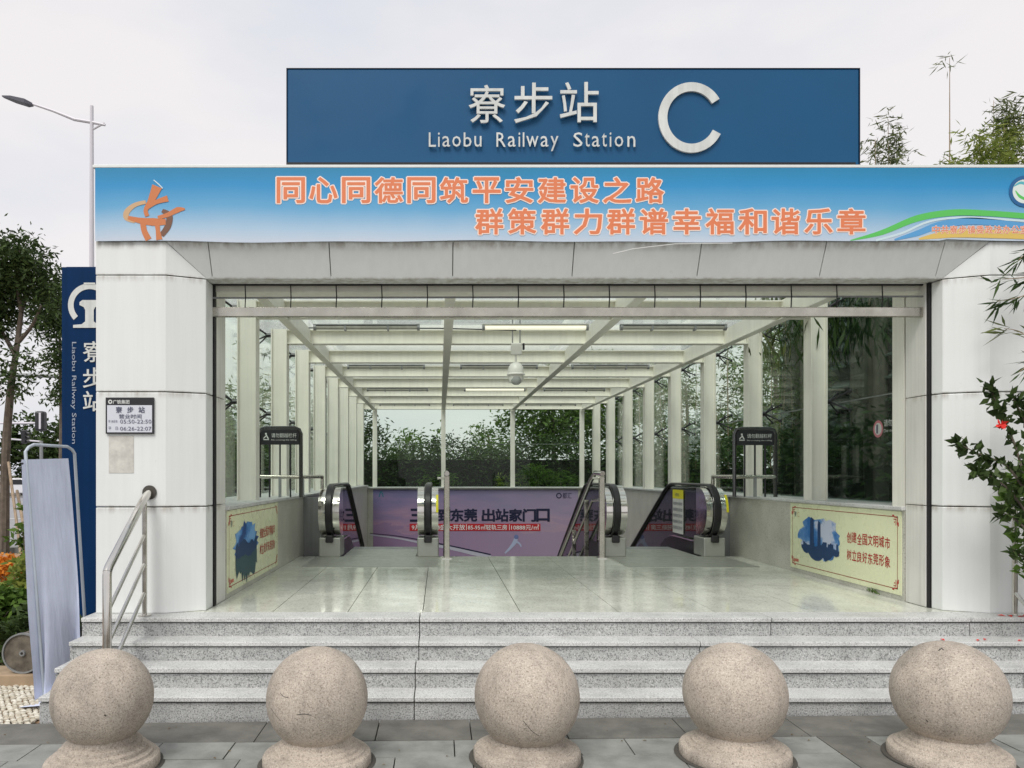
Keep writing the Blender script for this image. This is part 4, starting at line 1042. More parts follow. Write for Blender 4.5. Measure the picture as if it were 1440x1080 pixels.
# ------------------------------------------------------------------ canvas sign on a tube frame
cv = thing('canvas_sign', (-2.95, 5.9, -.06), 'blank lilac canvas sheet on a bent grey tube frame beside the steps', 'sign')
BL, BR = Vector((-2.955, 5.75, -.06)), Vector((-2.84, 6.22, -.06)); TL, TR = Vector((-3.10, 5.75, zr(.17))), Vector((-2.965, 6.24, zr(.17)))
up = Vector((0, 0, .055)); mid = (TR - TL)
fr = [BL, TL, TL + mid * .06 + up * .6, TL + mid * .16 + up, TL + mid * .84 + up * .95, TL + mid * .95 + up * .5, TR, BR]
obj('frame', MB().tube(fr, .0125, 10), weathered('grey_blue_tube', (.50, .56, .62), .4, amt=.2), cv)
nu, nv = 14, 40; vs = []; rc = random.Random(1)
for j in range(nv + 1):
    t = j / nv
    l = (TL - Vector((0, 0, .06))).lerp(BL + Vector((-.10, -.12, .0)), t ** 1.0) if False else (TL - Vector((0, 0, .06))).lerp(BL + Vector((-.035, -.05, .01)), t)
    r_ = (TR - Vector((0, 0, .04))).lerp(BR + Vector((.06, -.10, .22)), t)
    for i in range(nu + 1):
        s_ = i / nu; p = l.lerp(r_, -.03 + .93 * s_)
        fold = (.004 + .045 * t) * math.sin(s_ * 9 + 2.0 + t * 2.2) + .02 * t * math.sin(s_ * 17 + t * 3)
        fold2 = .012 * math.sin(t * 13 + s_ * 3) * t
        p = p + Vector((0, -1, 0)) * (fold * .8 + .03) + Vector((0, -.5, 0)) * fold2
        vs.append(p)
cm_ = weathered('lilac_canvas', S(214, 221, 241), .8, amt=.10, scale=4)
bump(cm_, noise(cm_, pos(cm_, (14, 14, 2.2)), 1.6, 6), .35, .02)
obj('canvas', MB().add(vs, [(j * (nu + 1) + i, j * (nu + 1) + i + 1, (j + 1) * (nu + 1) + i + 1, (j + 1) * (nu + 1) + i) for j in range(nv) for i in range(nu)], True), cm_, cv)
obj('canvas_hem', MB().add([vs[-1 - nu] + Vector((0, -.002, 0)), vs[-1 - nu // 2], Vector((-2.80, 5.45, .0)), Vector((-3.02, 5.5, -.03))], [(0, 1, 2, 3)], True), cm_, cv)
for p in (vs[0], vs[nu]): obj('grommet', MB().lathe([(0, 0), (.008, 0), (.008, -.006), (0, -.006)], p + Vector((.02 if p == vs[0] else -.02, -.02, -.03)), 10, 'Y'), M['black'], cv)

# ------------------------------------------------------------------ old drum on a plank
dc = px(31, 919, 6.15)
dm = thing('cable_drum', (dc.x, 6.25, -.03), 'rusty round drum lying on its side on a plank by the pebbles', 'drum')
rust = weathered('rusty_disc', (.17, .145, .11), .8, amt=.6, scale=14, streak=False)
obj('drum_body', MB().lathe([(0, .0), (.152, .0), (.152, .28), (0, .28)], (dc.x, 6.16, dc.z), 36, 'Y'), rust, dm)
obj('rim', MB().lathe([(.150, -.012), (.162, -.012), (.162, .02), (.150, .02), (.150, -.012)], (dc.x, 6.16, dc.z), 40, 'Y'), M['greymetal'], dm)
obj('hub', MB().lathe([(.012, -.015), (.022, -.015), (.026, .0), (.012, .0), (.012, -.015)], (dc.x, 6.16, dc.z), 18, 'Y'), M['greymetal'], dm)
tag(obj('plank', MB().box(dc.x - .42, dc.x + .30, 6.10, 6.42, -.05, dc.z - .163), M['wood'], bevel=.006), 'weathered wooden plank under the rusty drum', 'plank')

# ------------------------------------------------------------------ foliage builders
def leaf_cloud(name, C, L_, Wd, m, parent=None, seed=0, droop=0.0, dirs=None, upness=.3):
    "one leaf-shaped folded face pair per point of C"
    r = np.random.RandomState(seed); C = np.asarray(C, float); n = len(C)
    if dirs is None:
        d = r.normal(size=(n, 3)); d[:, 2] = d[:, 2] * .6 - droop
    else: d = np.asarray(dirs, float) + r.normal(size=(n, 3)) * .25
    d /= np.linalg.norm(d, axis=1)[:, None]
    u = r.normal(size=(n, 3)); u[:, 2] += upness
    s = np.cross(d, u); s /= np.linalg.norm(s, axis=1)[:, None]; nn_ = np.cross(s, d)
    ln = L_ * r.uniform(.6, 1.25, n)[:, None]; wd = Wd * r.uniform(.7, 1.2, n)[:, None]
    V = np.empty((n, 4, 3)); V[:, 0] = C; V[:, 1] = C + d * ln * .45 + s * wd / 2 + nn_ * wd * .15; V[:, 2] = C + d * ln; V[:, 3] = C + d * ln * .45 - s * wd / 2 + nn_ * wd * .15
    off = np.array(root_loc(parent)) if parent is not None else 0
    V = V.reshape(-1, 3) - off
    me = bpy.data.meshes.new(name); me.vertices.add(4 * n); me.vertices.foreach_set('co', V.ravel())
    me.loops.add(4 * n); me.loops.foreach_set('vertex_index', np.arange(4 * n))
    me.polygons.add(n); me.polygons.foreach_set('loop_start', np.arange(n) * 4); me.polygons.foreach_set('loop_total', np.full(n, 4))
    me.update(); me.validate()
    return link_mesh(name, me, m, parent)

def clumps(centres, radii, n, seed, clump=.28, per=26):
    "points gathered in small clumps spread through ellipsoids"
    r = np.random.RandomState(seed); out = []
    vol = np.array([a * b * c for a, b, c in radii]); vol = vol / vol.sum()
    for c, rad, w_ in zip(centres, radii, vol):
        k = max(1, int(n * w_ / per))
        d = r.normal(size=(k, 3)); d /= np.linalg.norm(d, axis=1)[:, None]
        q = d * (r.uniform(.15, 1, k) ** .45)[:, None] * np.array(rad) + np.array(c)
        q += r.normal(size=(k, 3)) * np.array(rad) * .10
        out.append((q[:, None, :] + r.normal(size=(k, per, 3)) * clump * .5).reshape(-1, 3))
    return np.concatenate(out)

def tree(name, label, base, limbs, centres, radii, n, L_, Wd, m, seed, trunk_r, group=None, clump=.3, droop=.3, cat='tree', per=26):
    t = thing(name, base, label, cat, group)
    b = MB(); B = Vector(base)
    for pts, r0_, r1_ in limbs:
        P = smooth_pts([B + Vector(p) for p in pts], 4); k = len(P)
        b.tube(P, [r0_ + (r1_ - r0_) * i / (k - 1) for i in range(k)], 8)
    obj('trunk', b, M['bark'], t)
    leaf_cloud('crown', clumps([tuple(B + Vector(c)) for c in centres], radii, n, seed, clump, per), L_, Wd, m, t, seed, droop)
    return t

# near street tree (behind the canvas sign)
def P3(x_, y_, D, B): return px(x_, y_, D) - Vector(B)
B = tuple(px(6, 772, 17.0)); B = (B[0], 17.0, -.1)
tree('street_tree', 'leafy street tree with slim trunk left of the navy totem', B,
     [([(0, 0, 0), P3(8, 640, 17, B), P3(16, 540, 17, B), P3(22, 500, 17, B), P3(30, 440, 17, B)], .11, .05),
      ([P3(22, 500, 17, B), P3(5, 470, 17.3, B), P3(-10, 440, 17.5, B)], .06, .025),
      ([P3(27, 480, 17, B), P3(45, 458, 16.8, B), P3(58, 430, 16.6, B)], .05, .02),
      ([P3(30, 440, 17, B), P3(25, 400, 17, B), P3(28, 350, 17, B)], .05, .015),
      ([P3(30, 440, 17, B), P3(44, 400, 17.3, B), P3(52, 370, 17.3, B)], .04, .012)],
     [P3(15, 375, 17, B), P3(-15, 400, 17.4, B), P3(48, 385, 17, B), P3(62, 418, 16.8, B), P3(30, 515, 16.5, B), P3(12, 545, 16.6, B), P3(-35, 430, 17, B)],
     [(.75, .8, .75), (.85, .9, .95), (.55, .6, .7), (.45, .5, .45), (.55, .4, .28), (.4, .4, .35), (.8, .9, .9)],
     10500, .16, .055, M['leaf'], 11, .1, clump=.30, droop=.5, per=20)
B = (px(84, 700, 23)[0], 23.0, -.1)
tree('street_tree', 'narrow street tree half hidden behind the navy totem', B,
     [([(0, 0, 0), (0.05, 0, 3), (0, 0, 6)], .1, .03)],
     [P3(80, 420, 23, B), P3(74, 455, 23, B), P3(80, 500, 23, B), P3(84, 545, 23, B)], [(.7, .6, .7), (.5, .6, .55), (.35, .6, .5), (.3, .5, .5)], 3600, .18, .06, M['leaf'], 12, .1, clump=.25, droop=.5)
# stakes holding the street tree
for (a, b, lb) in (((12, 650), (31, 772), 'pale bamboo stake leaning against the street tree'), ((24, 690), (38, 745), 'dark wooden stake leaning beside the pale stake')):
    tag(obj('tree_stake', MB().tube([px(a[0], a[1], 16.4), px(b[0], b[1] + 20, 15.3)], .03, 8), M['cane'] if 'pale' in lb else M['bark']), lb, 'stake', 'stakes of the street tree')

# distant trees across the road
far = [(-50, 92, 9.5), (-44, 88, 8.5), (-52.5, 78, 10.5), (-38.5, 84, 10), (-60, 95, 11), (-33, 96, 9), (-45, 100, 12), (-28, 100, 11), (-66, 90, 10)]
for i, (X, Y, h) in enumerate(far):
    tree('roadside_tree', ('round dark roadside tree far across the road, %s' % ('behind the white car', 'beside the nearer signal head', 'at the picture edge', 'right of the canvas sign top', 'beyond the lane', 'behind the totem foot', 'tallest of its row', 'hidden mostly by the totem', 'farthest out along the road')[i]), (X, Y, -.15),
         [([(0, 0, 0), (.1, 0, h * .35), (0, 0, h * .7)], .25, .1)], [(0, 0, h * .62), (1.2, .4, h * .5), (-1.4, -.3, h * .48), (.3, 0, h * .8), (-.5, .2, h * .3), (1.6, 0, h * .28)],
         [(2.2, 2, h * .25), (1.8, 1.8, h * .2), (1.8, 1.8, h * .2), (1.4, 1.4, h * .18), (2.2, 1.8, h * .2), (1.6, 1.6, h * .18)], 1500, .75, .4, M['leaf'], 30 + i, .2, 'trees across the road', clump=.9, droop=.1, per=16)

# shrubs in the bed beside the pebbles
def shrub(name, label, c, rad, n, L_, Wd, m, seed, group=None, cat='shrub', stems=5, clump=.08):
    t = thing(name, (c[0], c[1], -.07), label, cat, group); b = MB(); r = random.Random(seed)
    for k in range(stems):
        a = r.uniform(0, 6.28); e = Vector((c[0] + math.cos(a) * rad[0] * .6, c[1] + math.sin(a) * rad[1] * .6, c[2] + rad[2] * r.uniform(.1, .6)))
        b.tube([(c[0], c[1], -.07), (c[0] + (e.x - c[0]) * .4, c[1] + (e.y - c[1]) * .4, (e.z) * .6), e], [.012, .009, .004], 5)
    obj('stem', b, M['bark'], t)
    leaf_cloud('foliage', clumps([c], [rad], n, seed, clump, 12), L_, Wd, m, t, seed, 0, upness=1.0)
    return t
G_ = 'shrubs in the bed behind the pebbles'
shrub('shrub', 'bright green low shrub behind the drum', (px(20, 850, 7.6)[0], 7.6, .22), (.36, .35, .27), 1300, .13, .055, M['leafmid'], 1, G_)
shrub('shrub', 'yellow green leafy shrub against the canvas sign edge', (px(44, 800, 9.0)[0], 9.0, .35), (.26, .35, .34), 700, .14, .06, M['leafyel'], 2, G_)
shrub('shrub', 'dark glossy shrub tucked between drum and canvas', (px(36, 885, 6.9)[0], 6.9, .15), (.28, .22, .22), 900, .10, .05, M['leaf'], 3, G_)
shrub('shrub', 'tall thin shrub rising beside the canvas sign', (px(38, 740, 10.5)[0], 10.5, .75), (.14, .2, .55), 240, .13, .06, M['leafmid'], 4, G_)
shrub('shrub', 'dark shrub at the picture edge beside the drum', (px(-12, 880, 7.4)[0], 7.4, .2), (.35, .3, .3), 1100, .11, .05, M['leafmid'], 5, G_)
shrub('shrub', 'small green shrub peeping between canvas sign and granite steps', (px(114, 888, 6.9)[0], 6.9, .22), (.12, .12, .13), 260, .09, .05, M['leaf'], 6, G_)
shrub('flower_clump', 'orange flowering clump in the bed behind the bright shrub', (px(10, 785, 12.5)[0], 12.5, .14), (.5, .5, .16), 900, .09, .06, M['petalorange'], 7, None, 'flowers')

# street lamp
sl = thing('street_lamp', (px(129, 700, 20)[0], 20, -.15), 'tall white street lamp with dark lamp head rising above the totem', 'street lamp')
lw = mat('pale_lamp_pole', (.62, .60, .64), .4)
X = sl.location.x
obj('pole', MB().tube([(X, 20, -.15), (X, 20, 4), (X, 20, px(0, 149, 20)[2])], [.09, .075, .045], 12), lw, sl)
obj('arm', MB().tube([px(45, 146, 20), px(75, 156, 20), px(105, 168, 20), px(129, 172, 20), px(148, 176, 20)], [.03, .035, .045, .045, .03], 8), lw, sl)
obj('brace', MB().tube([px(129, 183, 20), px(147, 173, 20)], .025, 6), lw, sl)
hd = MB(); a, b = px(4, 136, 20), px(46, 147, 20)
for (s0, s1, w0, w1, h0, h1) in ((0, .35, .05, .14, .012, .035), (.35, .8, .14, .13, .035, .055), (.8, 1, .13, .05, .055, .03)):
    p, q = a.lerp(b, s0), a.lerp(b, s1)
    vs = [p + Vector((0, i * w0, j * h0)) for i, j in ((-1, -1), (1, -1), (1, 1), (-1, 1))] + [q + Vector((0, i * w1, j * h1)) for i, j in ((-1, -1), (1, -1), (1, 1), (-1, 1))]
    hd.add(vs, [(3, 2, 1, 0), (4, 5, 6, 7), (0, 1, 5, 4), (1, 2, 6, 5), (2, 3, 7, 6), (3, 0, 4, 7)])
obj('lamp_head', hd, mat('lamp_head_grey', (.08, .08, .1), .4), sl)

# traffic signals, gantry
tl = thing('traffic_light', (px(-60, 700, 42)[0], 42, -.15), 'black traffic signal seen from behind on the upper mast arm', 'traffic light', 'traffic lights over the road')
obj('mast', MB().tube([(tl.location.x, 42, -.15), (tl.location.x, 42, 5.2)], .11, 10), M['greymetal'], tl)
obj('arm', MB().tube([(tl.location.x, 42, px(0, 595, 42)[2]), px(61, 595, 42)], .06, 8), lw, tl)
q0, q1 = px(49, 606, 41.8), px(62, 578, 41.8)
obj('signal_head', MB().box(q0.x, q1.x, 41.7, 42.2, q0.z, q1.z), M['blackmetal'], tl, bevel=.12)
obj('backing_bar', MB().box(px(54, 0, 41.6)[0], px(56.5, 0, 41.6)[0], 41.64, 41.69, q0.z + .1, q1.z - .1), lw, tl)
tl = thing('traffic_light', (px(58, 700, 46)[0], 46, -.15), 'smaller black traffic signal in profile on the lower mast arm', 'traffic light', 'traffic lights over the road')
obj('mast', MB().tube([(tl.location.x, 46, -.15), (tl.location.x, 46, px(0, 620, 46)[2])], .10, 10), M['greymetal'], tl)
obj('arm', MB().tube([px(58, 621, 46), px(10, 617, 46)], .05, 8), lw, tl)
q0, q1 = px(32, 624, 46), px(37.5, 605, 46)
obj('signal_head', MB().box(q0.x, q1.x, 45.8, 46.1, q0.z, q1.z), M['blackmetal'], tl, bevel=.04)
for k in range(3): 
    c = px(37, 609 + k * 5.5, 46); obj('visor', MB().tube([c, c + Vector((.2, 0, -.03))], .09, 8), M['blackmetal'], tl)
gt = thing('sign_gantry', (px(-80, 700, 50)[0], 50, -.15), 'dark horizontal gantry beam crossing behind the street tree', 'gantry')
obj('mast', MB().tube([(gt.location.x, 50, -.15), (gt.location.x, 50, px(0, 522, 50)[2])], .16, 10), M['greymetal'], gt)
obj('beam', MB().tube([(gt.location.x, 50, px(0, 524, 50)[2]), px(110, 530, 50)], .13, 10), M['greymetal'], gt)

# cars
def car(label, X, Y, rz, paint):
    t = thing('parked_car', (X, Y, -.15), label, 'car', 'cars across the road', rz)
    body = [(-2.2, .35), (-2.25, .7), (-2.1, .9), (-1.3, .98), (-.75, 1.42), (.7, 1.46), (1.45, 1.0), (2.1, .92), (2.25, .6), (2.2, .32)]
    b = MB().prism([(x_, -.85, z_) for x_, z_ in body], (0, 1.7, 0)); obj('body', b, paint, t, bevel=.07, local=True)
    win = [(-1.12, 1.0), (-.68, 1.37), (.62, 1.40), (1.25, 1.0)]
    obj('window', MB().prism([(x_, -.865, z_) for x_, z_ in win], (0, .01, 0)), M['blackmetal'], t, local=True)
    obj('window', MB().prism([(x_, .855, z_) for x_, z_ in win], (0, .01, 0)), M['blackmetal'], t, local=True)
    for x_ in (-1.4, 1.4):
        for y_ in (-.87, .67):
            w_ = obj('wheel', MB().lathe([(0, 0), (.31, 0), (.33, .03), (.33, .17), (.31, .2), (0, .2)], (x_, y_, .33), 20, 'Y'), M['rubber'], t, local=True)
            obj('rim', MB().lathe([(0, -.006), (.19, -.006), (.2, .0)], (x_, y_ + (0 if y_ < 0 else .2), .33), 14, 'Y'), M['chrome'], w_, local=True)
    for x_ in (-2.24, 2.2):
        for y_ in (-.6, .45): obj('headlight' if x_ < 0 else 'tail_light', MB().box(x_, x_ + .05, y_, y_ + .2, .62, .75), M['white'] if x_ < 0 else M['red'], t, local=True)
wp = mat('white_car_paint', (.72, .72, .74), .25); gp = mat('grey_car_paint', (.25, .26, .28), .25)
car('white car behind the street tree, partly behind the canvas sign', px(22, 700, 60)[0], 60, R(12), wp)
car('white car at the picture edge, farther along the road', px(-6, 700, 64)[0], 66, R(10), wp)
car('dark grey car waiting beyond the two white cars', px(40, 700, 74)[0], 74, R(8), gp)

# ------------------------------------------------------------------ planting round the hall
def bamboo(label, base, h, n, seed, m, lean=(0, 0), group='bamboo plants round the glass hall', cat='bamboo', L_=.17, culms=4, spread=.35, start=.25, cr_=.014):
    t = thing('bamboo', base, label, cat, group); B_ = Vector(base); r = np.random.RandomState(seed)
    C = []; 
    for k in range(culms):
        dx, dy = r.uniform(-spread, spread, 2); hh = h * (1 if k == 0 else r.uniform(.78, 1.0))
        P = [B_ + Vector((dx * .4, dy * .4, 0)), B_ + Vector((dx * .7 + lean[0] * .3, dy * .7, hh * .5)), B_ + Vector((dx + lean[0], dy + lean[1], hh))]
        P = smooth_pts(P, 5); obj('culm', MB().tube(P, [cr_ - (cr_ - .004) * i / (len(P) - 1) for i in range(len(P))], 6), M['cane'], t)
        for j in range(n // culms // 7):
            s = start + (1 - start) * r.uniform(0, 1); i_ = s * (len(P) - 1); i0 = min(int(i_), len(P) - 2); p = P[i0].lerp(P[i0 + 1], i_ - i0)
            tw = np.array(p) + r.normal(size=3) * np.array([.16, .16, .08]) * (1.25 - s * .6)
            for q in range(7): C.append(tw + r.normal(size=3) * .045)
    leaf_cloud('foliage', np.array(C), L_, .022, m, t, seed, .35)
    return t
# dense hedge behind the end wall
hr = np.random.RandomState(77)
hedges = []
def hedge(label, x0, x1, y0, y1, z1, n, seed, m=None, L_=.16, cat='hedge'):
    t = thing('hedge', ((x0 + x1) / 2, (y0 + y1) / 2, -.15), label, cat, 'hedges round the glass hall'); r = np.random.RandomState(seed)
    obj('dark_core', MB().box(x0 + .25, x1 - .25, y0 + .35, y1 - .1, -.15, z1 - .45), mat('hedge_core_%d' % seed, (.012, .016, .009), 1), t)  # added solid box; near-black colour stands in for shade inside the hedge
    C = np.stack([r.uniform(x0, x1, n), r.uniform(y0, y1, n), r.uniform(0, 1, n) ** .7 * (z1 + .15) - .15], 1)
    C[:, 2] += np.sin(C[:, 0] * 2.1 + seed) * .18 * (C[:, 2] / z1) + r.normal(size=n) * .12
    leaf_cloud('foliage', C, L_, .05, m or M['bamboodark'], t, seed, .2)
    return t
hedge('dark dense hedge directly behind the end glass', -3.6, 5.6, 20.9, 22.3, zr(.85), 15000, 1)
hedge('dark hedge along the glass wall of the landscape poster', -3.6, -2.75, 11.5, 20.8, zr(.45), 6500, 2)
hedge('dark hedge along the glass wall of the two tower poster', 4.95, 5.8, 9.0, 20.8, zr(.55), 10000, 3)
for i, (x_, y_, z_, n, m) in enumerate(((.0, 20.65, zr(-.2), 260, 'leafmid'), (2.6, 20.6, zr(-.05), 900, 'leafmid'), (3.2, 20.55, zr(-.2), 500, 'leafmid'), (1.95, 20.6, zr(-.25), 260, 'leafyel'))):
    t = thing('bamboo_shrub', (x_, y_, -.15), ('sparse bright fronds behind the end glass over the stair', 'broad bright bamboo clump behind the end glass', 'low bamboo clump near the corner of the end glass', 'small yellowish tuft at the foot of the end glass')[i], 'bamboo', 'low bamboo behind the end glass')
    obj('culm', MB().tube([(x_, y_, -.15), (x_ + .05, y_, z_)], .012, 6), M['cane'], t)
    leaf_cloud('foliage', clumps([(x_, y_, z_)], [(.55, .2, .32)], n, 90 + i, .12, 7), .2, .03, M[m], t, 90 + i, .3)
# trees behind the end glass
for i, (x_, h, n, m, cr_) in enumerate(((-3.0, 4.6, 2600, 'leaf', 1.2), (-.6, 3.4, 1500, 'leafmid', .9), (1.6, 3.6, 1600, 'leafmid', .8), (3.4, 5.4, 4200, 'leafmid', 1.6), (5.3, 5.8, 3800, 'leafmid', 1.6))):
    Y = 23.5 + (i % 3) * .8
    tree('garden_tree', 'green garden tree %s' % ('in the corner behind the landscape poster side', 'with dome crown behind the end glass, beside the sky gap', 'with thin crown behind the middle of the end glass', 'with wide pale crown behind the end glass', 'with tall crown beyond the two tower side corner')[i], (x_, Y, -.15),
         [([(0, 0, 0), (.1, 0, h * .5), (0, 0, h * .85)], .1, .03)], [(0, 0, h * .72), (.6, 0, h * .6), (-.6, .2, h * .58)], [(cr_, .8, h * .24), (cr_ * .7, .7, h * .2), (cr_ * .7, .7, h * .2)], int(n * 1.7), .17, .06, M[m], 50 + i, .1, 'garden trees behind the end glass', clump=.3, droop=.3)
for i, (x_, y_, h) in enumerate(((7.6, 17.5, 5.6), (9.5, 21.5, 6.2), (7.2, 22.5, 5.2), (-4.8, 20, 4.4), (-5.0, 15.5, 3.4))):
    tree('garden_tree', 'leafy garden tree %s' % ('just past the louvred building', 'farthest beyond the louvred building', 'between the louvred building and the end corner', 'past the far end of the landscape poster wall', 'low, outside the middle of the landscape poster wall')[i], (x_, y_, -.15),
         [([(0, 0, 0), (.1, 0, h * .5), (0, 0, h * .85)], .1, .03)], [(0, 0, h * .7), (.5, 0, h * .5), (-.5, .2, h * .42)], [(1.2, 1.0, h * .26), (1.1, .9, h * .2), (1.1, .9, h * .2)], 3600, .17, .06, M['leafmid'], 70 + i, .1, 'garden trees outside the side glass', clump=.3, droop=.3)
# thin bamboo rising behind both glass walls
bi = 0
spots = [(-3.3, 12.6, 4.0), (-3.3, 14.8, 4.2), (-3.4, 17.0, 4.4), (-3.3, 19.2, 4.6), (5.25, 11.0, 3.7), (5.3, 12.4, 4.1), (5.3, 14.0, 4.2), (5.25, 15.8, 4.3), (5.35, 17.6, 4.5), (5.2, 19.5, 4.6)]
side = ['first', 'second', 'third', 'fourth', 'first', 'second', 'third', 'fourth', 'fifth', 'sixth']
for (x_, y_, h) in spots:
    bamboo('slender bamboo clump outside the %s glass wall, %s from the entrance' % ('landscape poster side' if x_ < 0 else 'two tower poster side', side[bi]), (x_, y_, -.15), h, 900 if x_ > 0 else 500, 200 + bi, M['bamboo'], culms=4, start=.35, L_=.15); bi += 1
# tall bamboo that shows above the banner
def above(x_, ytop, D, label, n, seed, m=None, sp=.28, culms=3, start=.6, L_=.17, cr_=.014):
    b = px(x_, ytop, D); return bamboo(label, (b.x, D, -.15), b.z + .15, n, seed, m or M['bamboo'], group='bamboo tops above the banner', culms=culms, spread=sp, start=start, L_=L_, cr_=cr_)
above(1262, 165, 12.5, 'feathery bamboo top just beyond the roof sign edge', 2600, 301, sp=.35, start=.72, culms=4)
above(1250, 190, 12.0, 'short bamboo tip closest to the roof sign', 800, 305, sp=.2, start=.75)
above(1336, 80, 13.0, 'tall bare bamboo shoot standing above all the others', 21, 302, sp=.04, culms=1, start=.97, cr_=.035, L_=.22)
above(1400, 140, 13.5, 'thin bare bamboo shoot between the bushy tops', 14, 306, sp=.03, culms=1, start=.97, cr_=.022)
above(1385, 185, 11.5, 'low bushy yellow green bamboo top above the banner', 4200, 303, M['leafyel'], sp=.45, culms=5, start=.8, L_=.13)
above(1368, 182, 10.5, 'small yellow green bamboo top beside the bare shoots', 3000, 308, M['leafyel'], sp=.3, culms=5, start=.84, L_=.14)
above(1408, 168, 10.8, 'yellow green bamboo top behind the thin shoot', 2600, 309, M['leafyel'], sp=.4, culms=5, start=.84, L_=.13)
above(1445, 135, 11.0, 'dense bamboo top at the picture edge above the banner', 4800, 304, sp=.4, culms=5, start=.68)
# drooping bamboo beside the pillar and over the glass
def spray(label, pts, n, seed, m, L_=.16, group='bamboo sprays hanging beside the pillar', W_=.02, jit=.05):
    P = smooth_pts([px(*p) for p in pts], 6); t = thing('bamboo_branch', P[0], label, 'branch', group)
    obj('twig', MB().tube(P, [.006 - .004 * i / (len(P) - 1) for i in range(len(P))], 5), M['cane'], t)
    r = np.random.RandomState(seed); C = []; Dv = []
    for k in range(n):
        i = r.randint(1, len(P)); d = P[i] - P[i - 1]; C.append(np.array(P[i]) + r.normal(size=3) * jit * .35)
        v_ = np.array(d.normalized()) + np.array([r.uniform(-.7, .7), r.uniform(-.3, .3), r.uniform(-.9, .35)]); Dv.append(v_)
    leaf_cloud('leaf_spray', np.array(C), L_, W_, m, t, seed, 0, Dv)['kind'] = 'stuff'
    return t
DS = 5.75
spray('bamboo spray just under the banner hem at the picture edge', [(1475, 348, DS), (1450, 352, DS), (1432, 366, DS)], 18, 1, M['bamboodark'])
spray('second bamboo spray below the banner, pointing to the cladding joint', [(1480, 372, DS), (1450, 388, DS), (1420, 392, DS), (1404, 392, DS)], 26, 2, M['bamboodark'])
spray('lowest dark bamboo spray above the red flower', [(1480, 395, DS), (1450, 412, DS), (1425, 420, DS), (1402, 424, DS)], 34, 3, M['bamboodark'])
spray('pale thin bamboo spray halfway down the pillar', [(1490, 490, DS), (1455, 478, DS), (1430, 465, DS), (1412, 462, DS)], 22, 4, M['bamboo'])
spray('small bamboo spray just above the flowering shrub', [(1480, 500, DS), (1450, 512, DS), (1432, 524, DS)], 14, 5, M['bamboodark'])
for i, (x_, y_, D) in enumerate(((1110, 425, 9.6), (1150, 430, 9.0), (1190, 425, 8.6), (1225, 422, 8.2), (1095, 440, 10.4), (1170, 420, 8.4))):
    spray('leafy bamboo tip hanging outside the dark glass, %s' % ('over its first gap', 'by the second column', 'in front of the louvres', 'nearest the pillar', 'brightest and farthest', 'at the glass top')[i],
          [(x_ + 10, y_ - 60, D), (x_, y_ - 10, D), (x_ - 6, y_ + 22, D), (x_ - 4, y_ + 44, D)], 120, 40 + i, M['bamboo'] if i in (0, 4) else M['bamboodark'], .26, 'bamboo tips outside the dark glass', .035, .5)

# hibiscus shrub at the right of the steps
hb = thing('hibiscus', (5.0, 5.72, 0), 'dark green flowering shrub with one red bloom beside the pillar', 'shrub')
br = [[(1500, 760, 5.6), (1450, 690, 5.6), (1425, 620, 5.65), (1405, 575, 5.65), (1392, 545, 5.65)],
      [(1500, 760, 5.6), (1450, 700, 5.55), (1415, 655, 5.5), (1380, 640, 5.5), (1348, 624, 5.5)],
      [(1500, 780, 5.5), (1450, 730, 5.45), (1420, 690, 5.45), (1390, 668, 5.45), (1375, 662, 5.45)],
      [(1500, 700, 5.7), (1460, 640, 5.7), (1440, 590, 5.7), (1425, 560, 5.7)],
      [(1500, 800, 5.5), (1460, 760, 5.4), (1425, 728, 5.4), (1412, 722, 5.4)],
      [(1500, 820, 5.5), (1460, 795, 5.45), (1425, 775, 5.45)]]
hr_ = np.random.RandomState(6)
C = []; Dv = []; b = MB()
for bi_, pts_ in enumerate(br):
    P = smooth_pts([px(*p) for p in pts_], 6); b.tube(P, [.012 - .009 * i / (len(P) - 1) for i in range(len(P))], 6)
    for i in range(3, len(P)):
        for q in range(5 if bi_ < 4 else 3):
            C.append(np.array(P[i]) + hr_.normal(size=3) * .018); Dv.append(np.array((P[i] - P[i - 1]).normalized()) * .6 + hr_.normal(size=3) * np.array([.8, .6, .8]))
    for q in range(3):
        C.append(np.array(P[-1])); Dv.append(hr_.normal(size=3))
b.tube([(5.05, 5.72, 0), (4.95, 5.68, .5), px(1500, 790, 5.55)], [.03, .025, .012], 8)
obj('stem', b, M['bark'], hb)
leaf_cloud('foliage', np.array(C), .085, .05, M['leaf'], hb, 5, 0, Dv)
C = px(1407, 597, 5.45); C2 = [np.array(C) + hr_.normal(size=3) * .004 for _ in range(11)]
leaf_cloud('bloom', np.array(C2), .050, .036, M['petal'], hb, 9, 0, [(math.cos(a), -.4, math.sin(a)) for a in np.linspace(0, 6.28, 11)])
tp = clumps([tuple(px(1445, 690, 5.6)), tuple(px(1450, 770, 5.6))], [(.14, .12, .22), (.12, .12, .2)], 260, 8, .06, 6)
leaf_cloud('side_foliage', tp, .10, .055, M['leafmid'], hb, 8, 0)
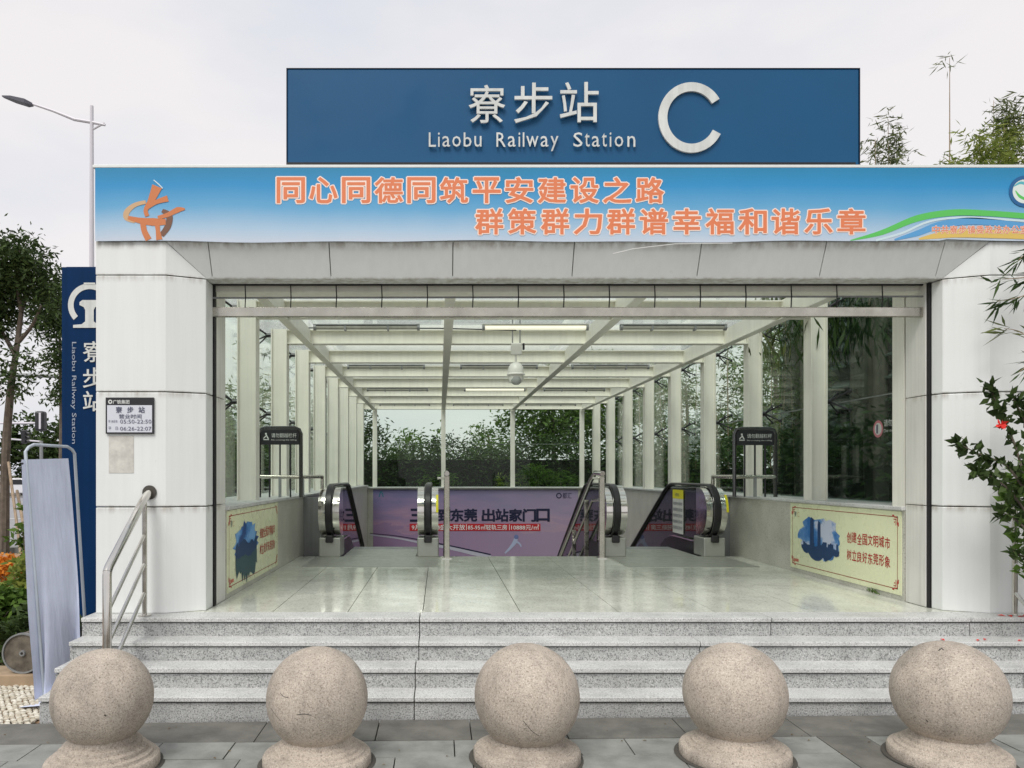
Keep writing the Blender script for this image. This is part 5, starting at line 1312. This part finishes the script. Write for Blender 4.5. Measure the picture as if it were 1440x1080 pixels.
# fallen red petals on the treads
fp = MB(); r = random.Random(3)
for (x_, y_, z_) in ((4.33, 5.83, FL), (4.40, 5.81, FL), (4.28, 5.85, FL), (3.95, 5.63, .42), (4.02, 5.66, .42), (4.25, 5.62, .42), (4.38, 5.64, .42), (4.2, 5.42, .28), (4.35, 5.43, .28), (3.7, 5.65, .42), (4.45, 5.84, FL)):
    a = r.uniform(0, 6.3); c_, s_ = math.cos(a), math.sin(a); l = .03
    fp.add([(x_ - l * c_, y_ - l * s_, z_ + .003), (x_ + .012 * s_, y_ - .012 * c_, z_ + .012), (x_ + l * c_, y_ + l * s_, z_ + .004), (x_ - .012 * s_, y_ + .012 * c_, z_ + .01)], [(0, 1, 2, 3)])
tag(obj('fallen_petals', fp, M['petal']), 'red petals fallen on the granite steps under the shrub', 'petals', kind='stuff')

# neighbouring louvred building seen through the dark glass
lv = thing('louvred_building', (7.2, 9, -.15), 'dark louvred concrete building behind the glass wall', 'building')
obj('wall', MB().box(6.9, 9.5, 4.5, 14.2, -.15, zr(3.0)), mat('dark_render', (.035, .042, .038), .9), lv)
for k in range(13): 
    z = .4 + k * .33
    obj('louvre', MB().add([(6.55, 4.5, z), (6.88, 4.5, z + .16), (6.88, 14.2 - k * .12, z + .16), (6.55, 14.2 - k * .12, z), (6.55, 4.5, z + .03), (6.88, 4.5, z + .19), (6.88, 14.2 - k * .12, z + .19), (6.55, 14.2 - k * .12, z + .03)],
        [(0, 1, 2, 3), (7, 6, 5, 4), (0, 4, 5, 1), (3, 2, 6, 7), (0, 3, 7, 4), (1, 5, 6, 2)]), mat('louvre_concrete_%d' % k, (.10, .12, .105), .8), lv)
for k, Y in enumerate((9.3, 11.3, 13.6)):
    obj('pier', MB().box(6.3, 6.6, Y, Y + .5, -.15, zr(3.0)), M['bark'], lv)

# ------------------------------------------------------------------ litter, weeds
lr = random.Random(12); lt = MB()
for k in range(46):
    x_, y_ = lr.uniform(-3.0, 4.6), lr.uniform(4.0, 5.12); z_ = gz(x_) + .003
    if min(abs(x_ - b_[0]) + abs(y_ - b_[1]) for b_ in bl) < .36: continue
    a = lr.uniform(0, 6.3); l = lr.uniform(.006, .016); c_, s_ = math.cos(a), math.sin(a)
    lt.add([(x_ - l * c_, y_ - l * s_, z_), (x_ + l * .4 * s_, y_ - l * .4 * c_, z_ + .004), (x_ + l * c_, y_ + l * s_, z_ + .001), (x_ - l * .4 * s_, y_ + l * .4 * c_, z_ + .003)], [(0, 1, 2, 3)])
tag(obj('fallen_leaves', lt, leafmat('dry_leaf', (.10, .06, .03), (.26, .19, .08), .1)), 'small dry leaves scattered over the slate paving', 'leaves', kind='stuff')
wd = np.array([(3.925 + lr.uniform(-.01, .005), 6.95 + lr.uniform(-.12, .12), FL + .005) for _ in range(40)])
w_ = leaf_cloud('weed', wd, .05, .007, M['leafmid'], None, 4, 0, np.array([(lr.uniform(-.7, .1), lr.uniform(-.6, .6), 1) for _ in range(40)]))
tag(w_, 'small green weed growing at the foot of the two tower poster wall', 'weed')
